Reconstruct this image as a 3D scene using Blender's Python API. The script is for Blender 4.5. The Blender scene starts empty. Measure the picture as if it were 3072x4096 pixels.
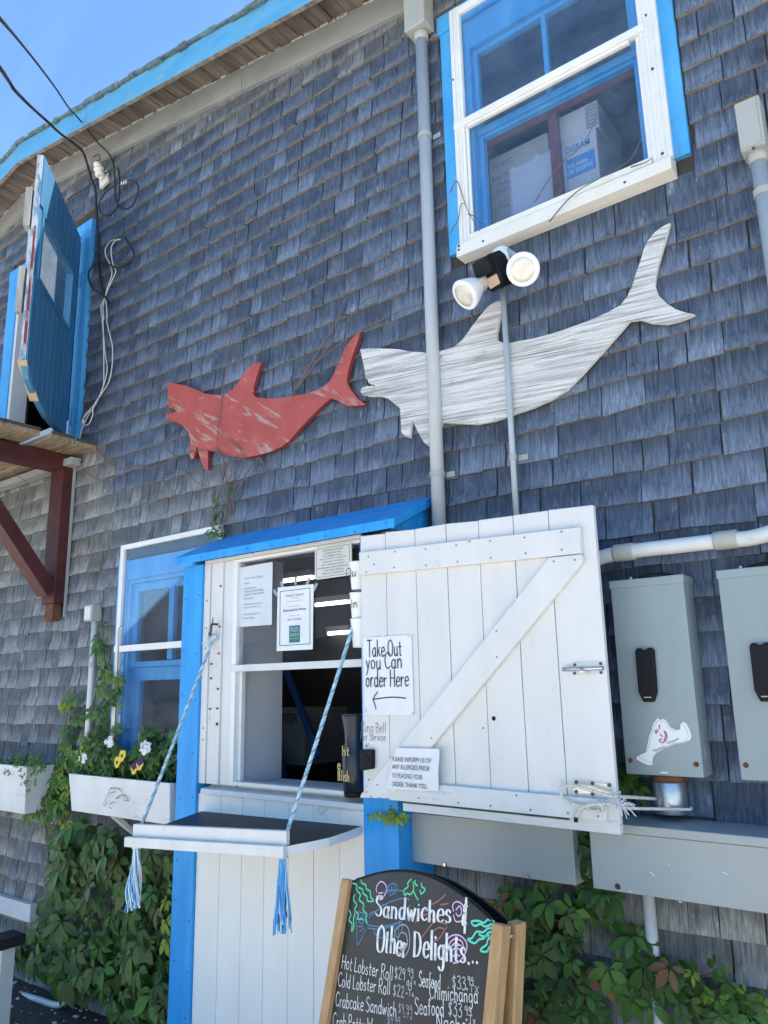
import bpy, math, random
from mathutils import Vector, Matrix
R=math.radians
rng=random.Random(7)
sc=bpy.context.scene
col=sc.collection

# ------------------------------------------------------------------ camera
YAW,PITCH,ROLL,FPX=R(37.59),R(12.675),R(-1.205),3077.0
CAM=Vector((0,-2.6,1.65))
fw=Vector((-math.sin(YAW)*math.cos(PITCH),math.cos(YAW)*math.cos(PITCH),math.sin(PITCH)))
r0=Vector((math.cos(YAW),math.sin(YAW),0)); u0=r0.cross(fw)
rt=r0*math.cos(ROLL)+u0*math.sin(ROLL); up=rt.cross(fw)
cd=bpy.data.cameras.new('Camera'); cam=bpy.data.objects.new('Camera',cd); col.objects.link(cam)
cd.sensor_fit='HORIZONTAL'; cd.sensor_width=36; cd.lens=36*FPX/3072; cd.clip_start=.05; cd.clip_end=3000
cam.matrix_world=Matrix(((rt.x,up.x,-fw.x,CAM.x),(rt.y,up.y,-fw.y,CAM.y),(rt.z,up.z,-fw.z,CAM.z),(0,0,0,1)))
sc.camera=cam

# ------------------------------------------------------------------ sky, sun, exposure
SUN_EL,SUN_AZ=R(68),R(48)          # azimuth measured from +y (behind the building) towards +x
wd=bpy.data.worlds.new('World'); sc.world=wd; wd.use_nodes=True
nt=wd.node_tree; bg=nt.nodes['Background']
sky=nt.nodes.new('ShaderNodeTexSky'); sky.sky_type='NISHITA'; sky.sun_disc=False
sky.sun_elevation=SUN_EL; sky.sun_rotation=SUN_AZ; sky.altitude=0; sky.air_density=.8; sky.dust_density=.0; sky.ozone_density=1.0
tcw=nt.nodes.new('ShaderNodeTexCoord'); mpw=nt.nodes.new('ShaderNodeMapping'); mpw.inputs['Scale'].default_value=(2.2,5.5,3.0); mpw.inputs['Rotation'].default_value=(0,0,.7); nt.links.new(tcw.outputs['Generated'],mpw.inputs[0])
nzw=nt.nodes.new('ShaderNodeTexNoise'); nzw.inputs['Scale'].default_value=1.6; nzw.inputs['Detail'].default_value=6; nzw.inputs['Roughness'].default_value=.6; nzw.inputs['Distortion'].default_value=.8; nt.links.new(mpw.outputs[0],nzw.inputs['Vector'])
rmw=nt.nodes.new('ShaderNodeMapRange'); rmw.inputs[1].default_value=.50; rmw.inputs[2].default_value=.80; rmw.inputs[4].default_value=.03; nt.links.new(nzw.outputs[0],rmw.inputs[0])
mxw=nt.nodes.new('ShaderNodeMix'); mxw.data_type='RGBA'; mxw.inputs[7].default_value=(6.5,7.2,8.2,1); nt.links.new(rmw.outputs[0],mxw.inputs[0]); nt.links.new(sky.outputs[0],mxw.inputs[6])
mtw=nt.nodes.new('ShaderNodeMix'); mtw.data_type='RGBA'; mtw.blend_type='MULTIPLY'; mtw.inputs[0].default_value=1; mtw.inputs[7].default_value=(.73,.93,1.0,1); nt.links.new(mxw.outputs[2],mtw.inputs[6]); nt.links.new(mtw.outputs[2],bg.inputs[0]); bg.inputs[1].default_value=.14
sl=bpy.data.lights.new('Sun','SUN'); sl.energy=5.0; sl.angle=R(.53); sl.color=(1,.95,.87)
so=bpy.data.objects.new('Sun',sl); col.objects.link(so)
sdir=Vector((math.sin(SUN_AZ)*math.cos(SUN_EL),math.cos(SUN_AZ)*math.cos(SUN_EL),math.sin(SUN_EL)))
so.rotation_euler=sdir.to_track_quat('Z','Y').to_euler(); so.location=(0,0,30)
vs=sc.view_settings; vs.view_transform='Standard'; vs.look='None'; vs.gamma=1; vs.exposure=1.38; vs.use_curve_mapping=False

# ------------------------------------------------------------------ measuring helpers (photo measured at 1659 px wide)
PXS=3072/1659.0
def ray(p):
    return fw+rt*((p[0]*PXS-1536)/FPX)-up*((p[1]*PXS-2048)/FPX)
def at(p,Y):
    r=ray(p); return CAM+r*((Y-CAM.y)/r.y)
def at_plane(p,o,n):
    r=ray(p); return CAM+r*((o-CAM).dot(n)/r.dot(n))
def T(i,j,x,y): return (553.0*i+x/3.0,553.0*j+y/3.0)
def R1(x,y): return (x/5.461,297+y/5.461)
def R2(x,y): return (x/5.461,675+y/5.461)
def R3(x,y): return (945.1+x/6.144,486+y/6.144)
def R4(x,y): return (675+x/3.614,1863.2+y/3.614)
def R5(x,y): return (486+x/3.901,1161.1+y/3.901)
def R6(x,y): return (x/4.096,1539.1+y/4.096)
def R7(x,y): return (243+x/2.7927,1647.1+y/2.7927)
def R8(x,y): return (972.1+x/3.072,y/3.072)
def RS(x,y): return (162+x/2.048,702.0+y/2.048)

# ------------------------------------------------------------------ mesh builder
def catmull(P,n=4,closed=False):
    P=[Vector(p) for p in P]
    if len(P)<3: return P
    out=[]; m=len(P); rngi=range(m if closed else m-1)
    for i in rngi:
        if closed: a,b,c,d=P[i-1],P[i],P[(i+1)%m],P[(i+2)%m]
        else: b,c=P[i],P[i+1]; a=P[i-1] if i else b*2-c; d=P[i+2] if i+2<m else c*2-b
        for k in range(n):
            t=k/n
            out.append(.5*((2*b)+(c-a)*t+(2*a-5*b+4*c-d)*t*t+(3*b-a-3*c+d)*t**3))
    if not closed: out.append(P[-1])
    return out
class MB:
    def __init__(s): s.v=[];s.f=[];s.m=[];s.r=[];s.h=[]
    def add(s,v,f,m=0,r=0.0):
        o=len(s.v); s.v+= [tuple(x) for x in v]
        for q in f: s.f.append(tuple(i+o for i in q)); s.m.append(m); s.r.append(r)
        return s
    def hexa(s,c,m=0,r=0.0,mb=None):
        # c: 8 corners, bottom 4 (x0y0,x1y0,x1y1,x0y1) then top 4
        F=[(0,3,2,1),(4,5,6,7),(0,1,5,4),(1,2,6,5),(2,3,7,6),(3,0,4,7)]
        o=len(s.v); s.v+=[tuple(x) for x in c]
        for k,q in enumerate(F):
            s.f.append(tuple(i+o for i in q)); s.m.append(mb if (mb is not None and k==0) else m); s.r.append(r)
        return s
    def box(s,x0,x1,y0,y1,z0,z1,m=0,r=0.0):
        return s.hexa([(x0,y0,z0),(x1,y0,z0),(x1,y1,z0),(x0,y1,z0),(x0,y0,z1),(x1,y0,z1),(x1,y1,z1),(x0,y1,z1)],m,r)
    def obox(s,c,ax,ay,az,hx,hy,hz,m=0):
        c=Vector(c); ax=Vector(ax).normalized()*hx; ay=Vector(ay).normalized()*hy; az=Vector(az).normalized()*hz
        return s.hexa([c-ax-ay-az,c+ax-ay-az,c+ax+ay-az,c-ax+ay-az,c-ax-ay+az,c+ax-ay+az,c+ax+ay+az,c-ax+ay+az],m)
    def bar(s,a,b,w,t,side=(1,0,0),m=0):
        a=Vector(a);b=Vector(b); d=(b-a); sd=Vector(side); n=d.cross(sd).normalized(); sd=n.cross(d).normalized()
        return s.obox((a+b)/2,sd,n,d,w/2,t/2,d.length/2,m)
    def prism(s,out,off,m=0,mside=None):
        # out: list of 3D points (planar); off: vector to the back
        n=len(out); off=Vector(off); P=[Vector(p) for p in out]; nn=Vector((0,0,0))
        for i in range(n):
            a,b=P[i],P[(i+1)%n]; nn+=a.cross(b)
        if nn.dot(off)>0: P=P[::-1]
        o=len(s.v); s.v+=[tuple(p) for p in P]+[tuple(p+off) for p in P]
        s.f.append(tuple(range(o,o+n))); s.m.append(m); s.r.append(0)
        s.f.append(tuple(reversed(range(o+n,o+2*n)))); s.m.append(m); s.r.append(0)
        for i in range(n):
            j=(i+1)%n; s.f.append((o+j,o+i,o+n+i,o+n+j)); s.m.append(m if mside is None else mside); s.r.append(0)
        return s
    def tube(s,path,r,n=8,m=0,closed=False):
        P=[Vector(p) for p in path]; k=len(P); rr=r if isinstance(r,(list,tuple)) else [r]*k
        o=len(s.v); t0=(P[1]-P[0]).normalized(); a=Vector((0,0,1)) if abs(t0.z)<.9 else Vector((1,0,0))
        nrm=t0.cross(a).normalized()
        for i in range(k):
            t=((P[min(i+1,k-1)]-P[max(i-1,0)]))
            t=t.normalized() if t.length>1e-9 else t0
            nrm=(nrm-t*nrm.dot(t)); nrm=nrm.normalized() if nrm.length>1e-6 else t.orthogonal().normalized()
            bn=t.cross(nrm)
            for j in range(n):
                an=2*math.pi*j/n; s.v.append(tuple(P[i]+(nrm*math.cos(an)+bn*math.sin(an))*rr[i]))
        for i in range(k-1):
            for j in range(n):
                j2=(j+1)%n; s.f.append((o+i*n+j,o+i*n+j2,o+(i+1)*n+j2,o+(i+1)*n+j)); s.m.append(m); s.r.append(0)
        s.f.append(tuple(o+j for j in reversed(range(n)))); s.m.append(m); s.r.append(0)
        s.f.append(tuple(o+(k-1)*n+j for j in range(n))); s.m.append(m); s.r.append(0)
        return s
    def lathe(s,o,ax,prof,n=20,m=0,mats=None):
        # prof: list of (distance along axis, radius)
        o=Vector(o); ax=Vector(ax).normalized(); a=ax.orthogonal().normalized(); b=ax.cross(a); st=len(s.v)
        for h,r in prof:
            for j in range(n):
                an=2*math.pi*j/n; s.v.append(tuple(o+ax*h+(a*math.cos(an)+b*math.sin(an))*r))
        for i in range(len(prof)-1):
            for j in range(n):
                j2=(j+1)%n; s.f.append((st+i*n+j,st+i*n+j2,st+(i+1)*n+j2,st+(i+1)*n+j)); s.m.append(mats[i] if mats else m); s.r.append(0)
        s.f.append(tuple(st+j for j in reversed(range(n)))); s.m.append(mats[0] if mats else m); s.r.append(0)
        s.f.append(tuple(st+(len(prof)-1)*n+j for j in range(n))); s.m.append(mats[-1] if mats else m); s.r.append(0)
        return s
    def ribbon(s,path,wf,nrm,m=0):
        # flat stroke lying in the plane with normal nrm; wf(direction)->width
        P=[Vector(p) for p in path]; nrm=Vector(nrm); k=len(P)
        if k<2: return s
        o=len(s.v)
        for i in range(k):
            t=(P[min(i+1,k-1)]-P[max(i-1,0)])
            if t.length<1e-9: t=Vector((1,0,0))
            t.normalize(); sd=nrm.cross(t).normalized(); w=wf(t)/2
            e=t*(w*.5) if i==k-1 else (-t*(w*.5) if i==0 else Vector((0,0,0)))
            s.v.append(tuple(P[i]+sd*w+e)); s.v.append(tuple(P[i]-sd*w+e))
        for i in range(k-1):
            s.f.append((o+2*i,o+2*i+1,o+2*i+3,o+2*i+2)); s.m.append(m); s.r.append(0)
        return s
    def build(s,name,mats,parent=None,smooth=False,bevel=0,attr=False):
        me=bpy.data.meshes.new(name); me.from_pydata(s.v,[],s.f); 
        if not isinstance(mats,(list,tuple)): mats=[mats]
        for q in mats: me.materials.append(q)
        if len(mats)>1: me.polygons.foreach_set('material_index',s.m)
        if smooth: me.polygons.foreach_set('use_smooth',[len(f)<=4 for f in s.f])
        if attr:
            a=me.attributes.new('rnd','FLOAT','FACE'); a.data.foreach_set('value',s.r)
            if len(s.h)==len(s.v): a=me.attributes.new('hv','FLOAT','POINT'); a.data.foreach_set('value',s.h)
        me.update()
        o=bpy.data.objects.new(name,me); col.objects.link(o)
        if parent is not None: child(o,parent)
        if bevel:
            b=o.modifiers.new('bevel','BEVEL'); b.width=bevel; b.segments=2; b.limit_method='ANGLE'; b.angle_limit=R(40)
        return o
WORLD={}
def child(o,p):
    o.parent=p; o.matrix_parent_inverse=WORLD.get(p.name,Matrix()).inverted()
def tag(o,label,cat,group=None,kind=None):
    if label: o['label']=label
    if cat: o['category']=cat
    if group: o['group']=group
    if kind: o['kind']=kind
    return o
def thing(name,label,cat,loc=(0,0,0),group=None):
    o=bpy.data.objects.new(name,None); col.objects.link(o); o.location=loc; o.empty_display_size=.1
    WORLD[o.name]=Matrix.Translation(Vector(loc)); return tag(o,label,cat,group)

# ------------------------------------------------------------------ materials
def nodes(name):
    m=bpy.data.materials.new(name); m.use_nodes=True; t=m.node_tree; b=t.nodes['Principled BSDF']; return m,t,b
def c4(c): return (c[0],c[1],c[2],1)
def mixc(t,fac,a,b,mode='MIX'):
    n=t.nodes.new('ShaderNodeMix'); n.data_type='RGBA'; n.blend_type=mode
    for i,v in ((0,fac),(6,a),(7,b)):
        if hasattr(v,'links') : t.links.new(v,n.inputs[i])
        else: n.inputs[i].default_value=v if i==0 else c4(v)
    return n.outputs[2]
def noise(t,vec,scale,detail=4,rough=.55,lo=None,hi=None,dist=0):
    mp=t.nodes.new('ShaderNodeMapping'); mp.inputs['Scale'].default_value=scale if isinstance(scale,(tuple,list)) else (scale,)*3
    t.links.new(vec,mp.inputs[0]); n=t.nodes.new('ShaderNodeTexNoise'); n.inputs['Scale'].default_value=1; n.inputs['Detail'].default_value=detail
    n.inputs['Roughness'].default_value=rough; n.inputs['Distortion'].default_value=dist; t.links.new(mp.outputs[0],n.inputs['Vector'])
    o=n.outputs[0]
    if lo is not None:
        r=t.nodes.new('ShaderNodeMapRange'); r.inputs[1].default_value=lo; r.inputs[2].default_value=hi; r.clamp=True; t.links.new(o,r.inputs[0]); o=r.outputs[0]
    return o
def mat(name,c,c2=None,scale=(8,8,8),lo=.35,hi=.65,rough=.6,bump=0,bscale=None,spec=.4,metal=0,wear=None,rnd=0,dist=0,tl=0,rot=0):
    m,t,b=nodes(name); tc=t.nodes.new('ShaderNodeTexCoord'); v=tc.outputs['Object']
    if rot:
        rm=t.nodes.new('ShaderNodeMapping'); rm.inputs['Rotation'].default_value=(0,R(rot),0); t.links.new(v,rm.inputs[0]); v=rm.outputs[0]
    base=None
    if c2 is not None: base=mixc(t,noise(t,v,scale,5,.6,lo,hi,dist),c,c2)
    if wear:
        wc,ws,wl,wh=wear; w=noise(t,v,ws,6,.65,wl,wh,.3); base=mixc(t,w,base if base is not None else c,wc)
    if rnd:
        oi=t.nodes.new('ShaderNodeObjectInfo'); mr=t.nodes.new('ShaderNodeMapRange'); mr.inputs[3].default_value=1-rnd; mr.inputs[4].default_value=1+rnd
        t.links.new(oi.outputs['Random'],mr.inputs[0]); hs=t.nodes.new('ShaderNodeHueSaturation'); t.links.new(mr.outputs[0],hs.inputs['Value'])
        if base is not None: t.links.new(base,hs.inputs['Color'])
        else: hs.inputs['Color'].default_value=c4(c)
        base=hs.outputs[0]
    if base is not None: t.links.new(base,b.inputs['Base Color'])
    else: b.inputs['Base Color'].default_value=c4(c)
    b.inputs['Roughness'].default_value=rough; b.inputs['Metallic'].default_value=metal; b.inputs['Specular IOR Level'].default_value=spec
    if bump:
        bn=t.nodes.new('ShaderNodeBump'); bn.inputs['Strength'].default_value=bump; bn.inputs['Distance'].default_value=.004
        t.links.new(noise(t,v,bscale or scale,4,.6),bn.inputs['Height']); t.links.new(bn.outputs[0],b.inputs['Normal'])
    if tl:
        tr=t.nodes.new('ShaderNodeBsdfTranslucent'); mx=t.nodes.new('ShaderNodeMixShader'); mx.inputs[0].default_value=tl
        if base is not None: t.links.new(base,tr.inputs[0])
        else: tr.inputs[0].default_value=c4(c)
        t.links.new(b.outputs[0],mx.inputs[1]); t.links.new(tr.outputs[0],mx.inputs[2]); t.links.new(mx.outputs[0],t.nodes['Material Output'].inputs[0])
    return m
def shingle_mat(name,tint=(1,1,1)):
    m,t,b=nodes(name); tc=t.nodes.new('ShaderNodeTexCoord'); at_=t.nodes.new('ShaderNodeAttribute'); at_.attribute_name='rnd'
    mu=t.nodes.new('ShaderNodeVectorMath'); mu.operation='SCALE'; mu.inputs[0].default_value=(31,17,9); t.links.new(at_.outputs['Fac'],mu.inputs['Scale'])
    ad=t.nodes.new('ShaderNodeVectorMath'); t.links.new(tc.outputs['Object'],ad.inputs[0]); t.links.new(mu.outputs[0],ad.inputs[1]); v=ad.outputs[0]
    g=noise(t,v,(120,120,5),5,.65,.34,.68,.6)
    k=lambda c:tuple(a*b_ for a,b_ in zip(c,tint))
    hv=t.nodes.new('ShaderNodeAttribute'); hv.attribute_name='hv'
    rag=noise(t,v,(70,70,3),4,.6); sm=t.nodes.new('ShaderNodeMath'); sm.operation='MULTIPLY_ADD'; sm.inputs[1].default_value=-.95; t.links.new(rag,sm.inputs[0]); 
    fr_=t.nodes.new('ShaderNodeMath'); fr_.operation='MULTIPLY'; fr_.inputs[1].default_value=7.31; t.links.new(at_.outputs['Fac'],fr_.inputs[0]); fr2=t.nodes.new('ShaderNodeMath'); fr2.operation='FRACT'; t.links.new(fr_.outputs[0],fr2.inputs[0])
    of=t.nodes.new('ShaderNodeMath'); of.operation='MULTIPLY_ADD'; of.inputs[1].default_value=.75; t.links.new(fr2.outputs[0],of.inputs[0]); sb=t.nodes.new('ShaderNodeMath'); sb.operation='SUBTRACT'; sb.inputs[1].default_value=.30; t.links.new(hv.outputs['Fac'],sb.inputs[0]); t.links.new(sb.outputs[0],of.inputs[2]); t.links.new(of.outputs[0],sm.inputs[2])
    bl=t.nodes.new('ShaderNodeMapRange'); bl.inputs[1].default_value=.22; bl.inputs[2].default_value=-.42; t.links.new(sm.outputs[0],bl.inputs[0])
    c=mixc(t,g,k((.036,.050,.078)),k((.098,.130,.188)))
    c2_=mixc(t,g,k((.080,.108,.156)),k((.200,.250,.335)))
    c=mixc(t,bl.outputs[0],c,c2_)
    c=mixc(t,noise(t,v,(26,26,7),4,.7,.62,.78),c,k((.26,.32,.41)))            # bleached streaks
    c=mixc(t,noise(t,v,(11,11,6),3,.5,.58,.85),c,k((.028,.038,.056)))         # dark stains
    mr=t.nodes.new('ShaderNodeMapRange'); mr.inputs[3].default_value=.82; mr.inputs[4].default_value=1.18; t.links.new(at_.outputs['Fac'],mr.inputs[0])
    hs=t.nodes.new('ShaderNodeHueSaturation'); t.links.new(c,hs.inputs['Color']); t.links.new(mr.outputs[0],hs.inputs['Value']); t.links.new(hs.outputs[0],b.inputs['Base Color'])
    b.inputs['Roughness'].default_value=.75; b.inputs['Specular IOR Level'].default_value=.25
    bn=t.nodes.new('ShaderNodeBump'); bn.inputs['Strength'].default_value=.7; bn.inputs['Distance'].default_value=.004
    t.links.new(noise(t,v,(150,150,6),4,.6,dist=.5),bn.inputs['Height']); t.links.new(bn.outputs[0],b.inputs['Normal'])
    return m
def glass(name,tint=(.93,.96,.98),dirt_veil=.06):
    m,t,b=nodes(name); t.nodes.remove(b); out=t.nodes['Material Output']; tc=t.nodes.new('ShaderNodeTexCoord')
    tr=t.nodes.new('ShaderNodeBsdfTransparent'); tr.inputs[0].default_value=c4(tint); gl=t.nodes.new('ShaderNodeBsdfGlossy'); gl.inputs['Roughness'].default_value=.015
    ge=t.nodes.new('ShaderNodeNewGeometry'); dt=t.nodes.new('ShaderNodeVectorMath'); dt.operation='DOT_PRODUCT'; t.links.new(ge.outputs['Incoming'],dt.inputs[0]); t.links.new(ge.outputs['Normal'],dt.inputs[1])
    ab=t.nodes.new('ShaderNodeMath'); ab.operation='ABSOLUTE'; t.links.new(dt.outputs['Value'],ab.inputs[0]); om=t.nodes.new('ShaderNodeMath'); om.operation='SUBTRACT'; om.inputs[0].default_value=1; t.links.new(ab.outputs[0],om.inputs[1])
    pw_=t.nodes.new('ShaderNodeMath'); pw_.operation='POWER'; pw_.inputs[1].default_value=5; t.links.new(om.outputs[0],pw_.inputs[0]); mu=t.nodes.new('ShaderNodeMath'); mu.operation='MULTIPLY_ADD'; mu.inputs[1].default_value=.93; mu.inputs[2].default_value=.065; t.links.new(pw_.outputs[0],mu.inputs[0])
    mx=t.nodes.new('ShaderNodeMixShader'); t.links.new(mu.outputs[0],mx.inputs[0]); t.links.new(tr.outputs[0],mx.inputs[1]); t.links.new(gl.outputs[0],mx.inputs[2])
    df=t.nodes.new('ShaderNodeBsdfDiffuse'); df.inputs[0].default_value=(.50,.60,.74,1); m2=t.nodes.new('ShaderNodeMixShader')  # dirt film coloured blue to paint in the sky veil on the panes
    d=noise(t,tc.outputs['Object'],(5,5,7),5,.7,.3,.8); md=t.nodes.new('ShaderNodeMath'); md.operation='MULTIPLY'; md.inputs[1].default_value=dirt_veil*2; t.links.new(d,md.inputs[0])
    t.links.new(md.outputs[0],m2.inputs[0]); t.links.new(mx.outputs[0],m2.inputs[1]); t.links.new(df.outputs[0],m2.inputs[2]); t.links.new(m2.outputs[0],out.inputs[0])
    return m
def emit(name,c,s):
    m,t,b=nodes(name); b.inputs['Emission Color'].default_value=c4(c); b.inputs['Emission Strength'].default_value=s; b.inputs['Base Color'].default_value=(.8,.8,.8,1); return m

VG=(70,70,4)   # vertical wood grain
M={}
M['shingle']=shingle_mat('shingle_cedar'); M['shingle_warm_bounce']=shingle_mat('shingle_cedar_warm_bounce',(2.15,1.68,1.15)); M['shingle_grey_bounce']=shingle_mat('shingle_cedar_grey_bounce',(1.6,1.36,1.08))  # second and third tints paint in ground bounce; the grey also tones the frieze courses
M['butt']=mat('shingle_butt',(.30,.255,.205),(.19,.16,.13),(40,40,40),rough=.8)
M['sheath']=mat('sheathing',(.05,.045,.04),rough=.9)
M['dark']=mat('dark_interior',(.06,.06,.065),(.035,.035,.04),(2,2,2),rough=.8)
M['blue']=mat('blue_paint_booth',(.010,.25,.64),(.032,.34,.75),(11,11,1.6),rough=.5,bump=.35,bscale=VG,wear=((.015,.10,.26),(48,48,12),.655,.74))
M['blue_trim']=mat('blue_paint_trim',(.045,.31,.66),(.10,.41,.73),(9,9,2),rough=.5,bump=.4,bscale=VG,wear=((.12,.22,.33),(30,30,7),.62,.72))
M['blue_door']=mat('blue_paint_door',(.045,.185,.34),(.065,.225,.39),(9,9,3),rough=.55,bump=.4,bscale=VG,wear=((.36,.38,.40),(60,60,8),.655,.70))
M['blue_fascia']=mat('blue_paint_fascia',(.075,.31,.55),(.12,.37,.58),(4,6,14),rough=.6,bump=.4,bscale=(5,60,60),wear=((.26,.38,.40),(6,20,22),.60,.72))
M['fascia_edge']=mat('weathered_edge',(.33,.30,.26),(.16,.14,.12),(20,20,20),rough=.85,bump=.5)
M['roofing']=mat('roof_shingle_edge',(.075,.10,.10),(.16,.24,.24),(18,18,18),rough=.9,bump=.8)
M['soffit']=mat('soffit_boards',(.23,.19,.155),(.085,.07,.06),(26,4,26),.35,.7,rough=.8,bump=.5,rnd=.22)
M['frieze']=mat('grey_frieze_paint',(.335,.345,.335),(.27,.28,.275),(3,8,8),rough=.7,bump=.3,bscale=(4,50,50),wear=((.20,.19,.17),(12,30,30),.70,.78))
M['white']=mat('white_paint',(.69,.68,.66),(.63,.62,.605),(7,7,2),rough=.42,bump=.45,bscale=(55,55,4),wear=((.42,.41,.385),(30,30,11),.635,.80))
M['white_worn']=mat('white_paint_worn',(.70,.70,.69),(.60,.60,.59),(5,5,3),rough=.55,bump=.4,bscale=(9,60,60),wear=((.40,.38,.35),(6,40,52),.60,.74))
M['white_low']=mat('white_paint_lower',(.84,.825,.79),(.79,.77,.735),(5,5,2),rough=.5,bump=.25,bscale=VG,wear=((.50,.49,.47),(25,25,20),.70,.80))
M['alu']=mat('white_aluminium',(.78,.78,.76),(.70,.70,.68),(6,6,6),rough=.4,wear=((.45,.43,.38),(20,20,20),.70,.80))
M['sill']=mat('cream_sill',(.74,.70,.59),(.78,.76,.70),(6,6,9),rough=.5,bump=.2,wear=((.42,.38,.30),(22,22,30),.69,.78))
M['pvc']=mat('grey_white_pvc',(.44,.47,.49),(.39,.42,.44),(6,6,3),rough=.38,wear=((.36,.38,.40),(24,24,5),.66,.78))
M['pvc_w']=mat('white_pvc',(.66,.67,.66),(.58,.59,.58),(6,6,6),rough=.4,wear=((.36,.38,.33),(20,20,14),.62,.76))
M['boxgrey']=mat('grey_enclosure_plastic',(.40,.41,.38),(.36,.37,.345),(8,8,8),rough=.5)
M['cab']=mat('grey_enamel',(.29,.345,.355),(.25,.30,.305),(3.5,3.5,2.0),rough=.38,spec=.5,bump=.35,bscale=(7,7,4),wear=((.26,.31,.31),(9,9,22),.68,.82))
M['gut']=mat('grey_enamel_wireway',(.375,.40,.39),(.335,.36,.35),(2.5,2.5,2.5),rough=.36,spec=.5,wear=((.5,.53,.52),(60,60,60),.76,.79))
M['black']=mat('black_plastic',(.008,.009,.011),rough=.55,spec=.2)
M['rubber']=mat('black_cable',(.02,.02,.023),rough=.5)
M['wcable']=mat('white_cable',(.62,.61,.56),rough=.5)
M['porcelain']=mat('porcelain',(.72,.70,.62),rough=.2)
M['redsteel']=mat('red_oxide_steel',(.085,.016,.014),(.045,.010,.010),(9,9,9),rough=.6,bump=.2,wear=((.22,.07,.025),(18,18,18),.66,.76))
M['rust']=mat('rust',(.17,.07,.03),(.08,.035,.018),(25,25,25),rough=.85)
M['plank']=mat('old_platform_plank',(.33,.26,.175),(.14,.105,.07),(6,40,40),.35,.7,rough=.85,bump=.6,rnd=.15)
M['plankend']=mat('plank_end_dark',(.07,.06,.05),rough=.9)
M['red']=mat('red_shark_paint',(.42,.088,.072),(.34,.066,.056),(8,8,8),rough=.55,bump=.35,bscale=(14,60,60),wear=((.36,.25,.225),(6,34,34),.56,.64),rot=-33)
M['redside']=mat('red_shark_edge',(.24,.035,.04),rough=.6)
M['rawwood']=mat('raw_wood',(.55,.42,.27),(.42,.32,.2),(10,10,50),rough=.8)
M['wood']=mat('oiled_cedar',(.50,.31,.145),(.36,.205,.085),(55,55,5),.3,.7,rough=.5,bump=.3,wear=((.2,.1,.04),(14,14,9),.72,.78))
M['chalk']=mat('chalkboard',(.018,.018,.019),(.035,.034,.034),(4,4,4),rough=.42,wear=((.07,.068,.066),(3.5,3.5,1.8),.60,.85))
M['shelf']=mat('black_shelf_top',(.014,.015,.017),(.022,.023,.026),(6,6,6),rough=.5,spec=.3,wear=((.10,.10,.10),(5,9,9),.64,.80))
M['galv']=mat('galvanised',(.42,.45,.48),(.58,.60,.63),(30,30,30),rough=.35,metal=.8)
M['steel']=mat('zinc_steel',(.55,.56,.57),rough=.3,metal=.9)
M['screw']=mat('screw_dark',(.10,.08,.06),rough=.5,metal=.4)
M['rope']=mat('blue_rope',(.30,.46,.54),(.58,.66,.68),(45,45,30),.40,.60,rough=.8,bump=.5)
M['rope_2']=mat('blue_rope_strand',(.13,.30,.43),(.24,.42,.52),(40,40,40),rough=.8,bump=.4)
M['rope_b']=mat('blue_rope_fibre',(.05,.30,.68),(.10,.38,.72),(60,60,20),rough=.8)
M['rope_w']=mat('pale_rope_fibre',(.62,.72,.76),rough=.8); M['rope_r']=mat('red_rope_fibre',(.6,.06,.08),rough=.8)
M['bungee']=mat('bungee_sheath',(.62,.60,.53),(.06,.06,.07),(160,160,160),.60,.64,rough=.8)
M['paper']=mat('white_paper',(.74,.75,.77),(.68,.69,.72),(9,9,9),rough=.7,bump=.2,bscale=(6,6,6))
M['paper_o']=mat('paper_behind_glass',(.62,.645,.68),(.56,.585,.62),(7,7,7),rough=.7)
M['plate']=mat('cream_plate',(.62,.61,.56),rough=.4)
M['ink']=mat('black_marker',(.03,.03,.035),rough=.5); M['ink2']=mat('grey_print',(.20,.24,.27),rough=.6); M['ink3']=mat('faded_pencil',(.16,.15,.15),rough=.6)
M['teal']=mat('teal_print',(.02,.16,.18),rough=.5); M['lime']=mat('lime_print',(.45,.65,.12),rough=.5); M['green_line']=mat('green_border',(.05,.17,.14),rough=.5)
M['bluelabel']=mat('blue_carton_print',(.03,.22,.55),rough=.6); M['carton']=mat('white_carton',(.47,.48,.50),(.41,.42,.44),(3,3,3),rough=.7)
M['bin']=mat('pale_plastic_bin',(.38,.41,.48),rough=.35)
M['w_chalk']=mat('white_chalk_marker',(.80,.80,.78),(.46,.46,.45),(55,55,55),.45,.72,rough=.8); M['g_chalk']=mat('green_chalk_marker',(.10,.62,.30),rough=.7); M['g2_chalk']=mat('mint_chalk_marker',(.12,.66,.50),rough=.7)
M['b_chalk']=mat('blue_chalk_marker',(.10,.30,.50),rough=.7); M['p_chalk']=mat('pink_chalk_marker',(.75,.45,.68),rough=.7); M['r_chalk']=mat('rust_chalk_marker',(.30,.13,.11),rough=.7); M['f_chalk']=mat('faint_chalk',(.36,.36,.36),rough=.7)
M['gold']=mat('gold_marker',(.62,.50,.22),rough=.5)
M['lamp']=mat('bulb_white_glass',(.78,.79,.78),rough=.25); M['lens']=mat('bulb_lens',(.74,.72,.62),(.52,.50,.44),(22,22,22),rough=.15,bump=.25,bscale=(120,120,120),spec=.8); M['pir']=mat('sensor_lens',(.60,.42,.32),rough=.5)
M['lampgrey']=mat('lampholder_grey',(.42,.45,.48),rough=.45)
M['leaf']=mat('creeper_leaf',(.034,.092,.016),(.058,.13,.022),(30,30,30),rough=.45,spec=.4,rnd=.35,tl=.22)
M['leaf_y']=mat('young_leaf',(.22,.32,.035),(.30,.38,.05),(30,30,30),rough=.5,rnd=.2,tl=.35)
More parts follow.
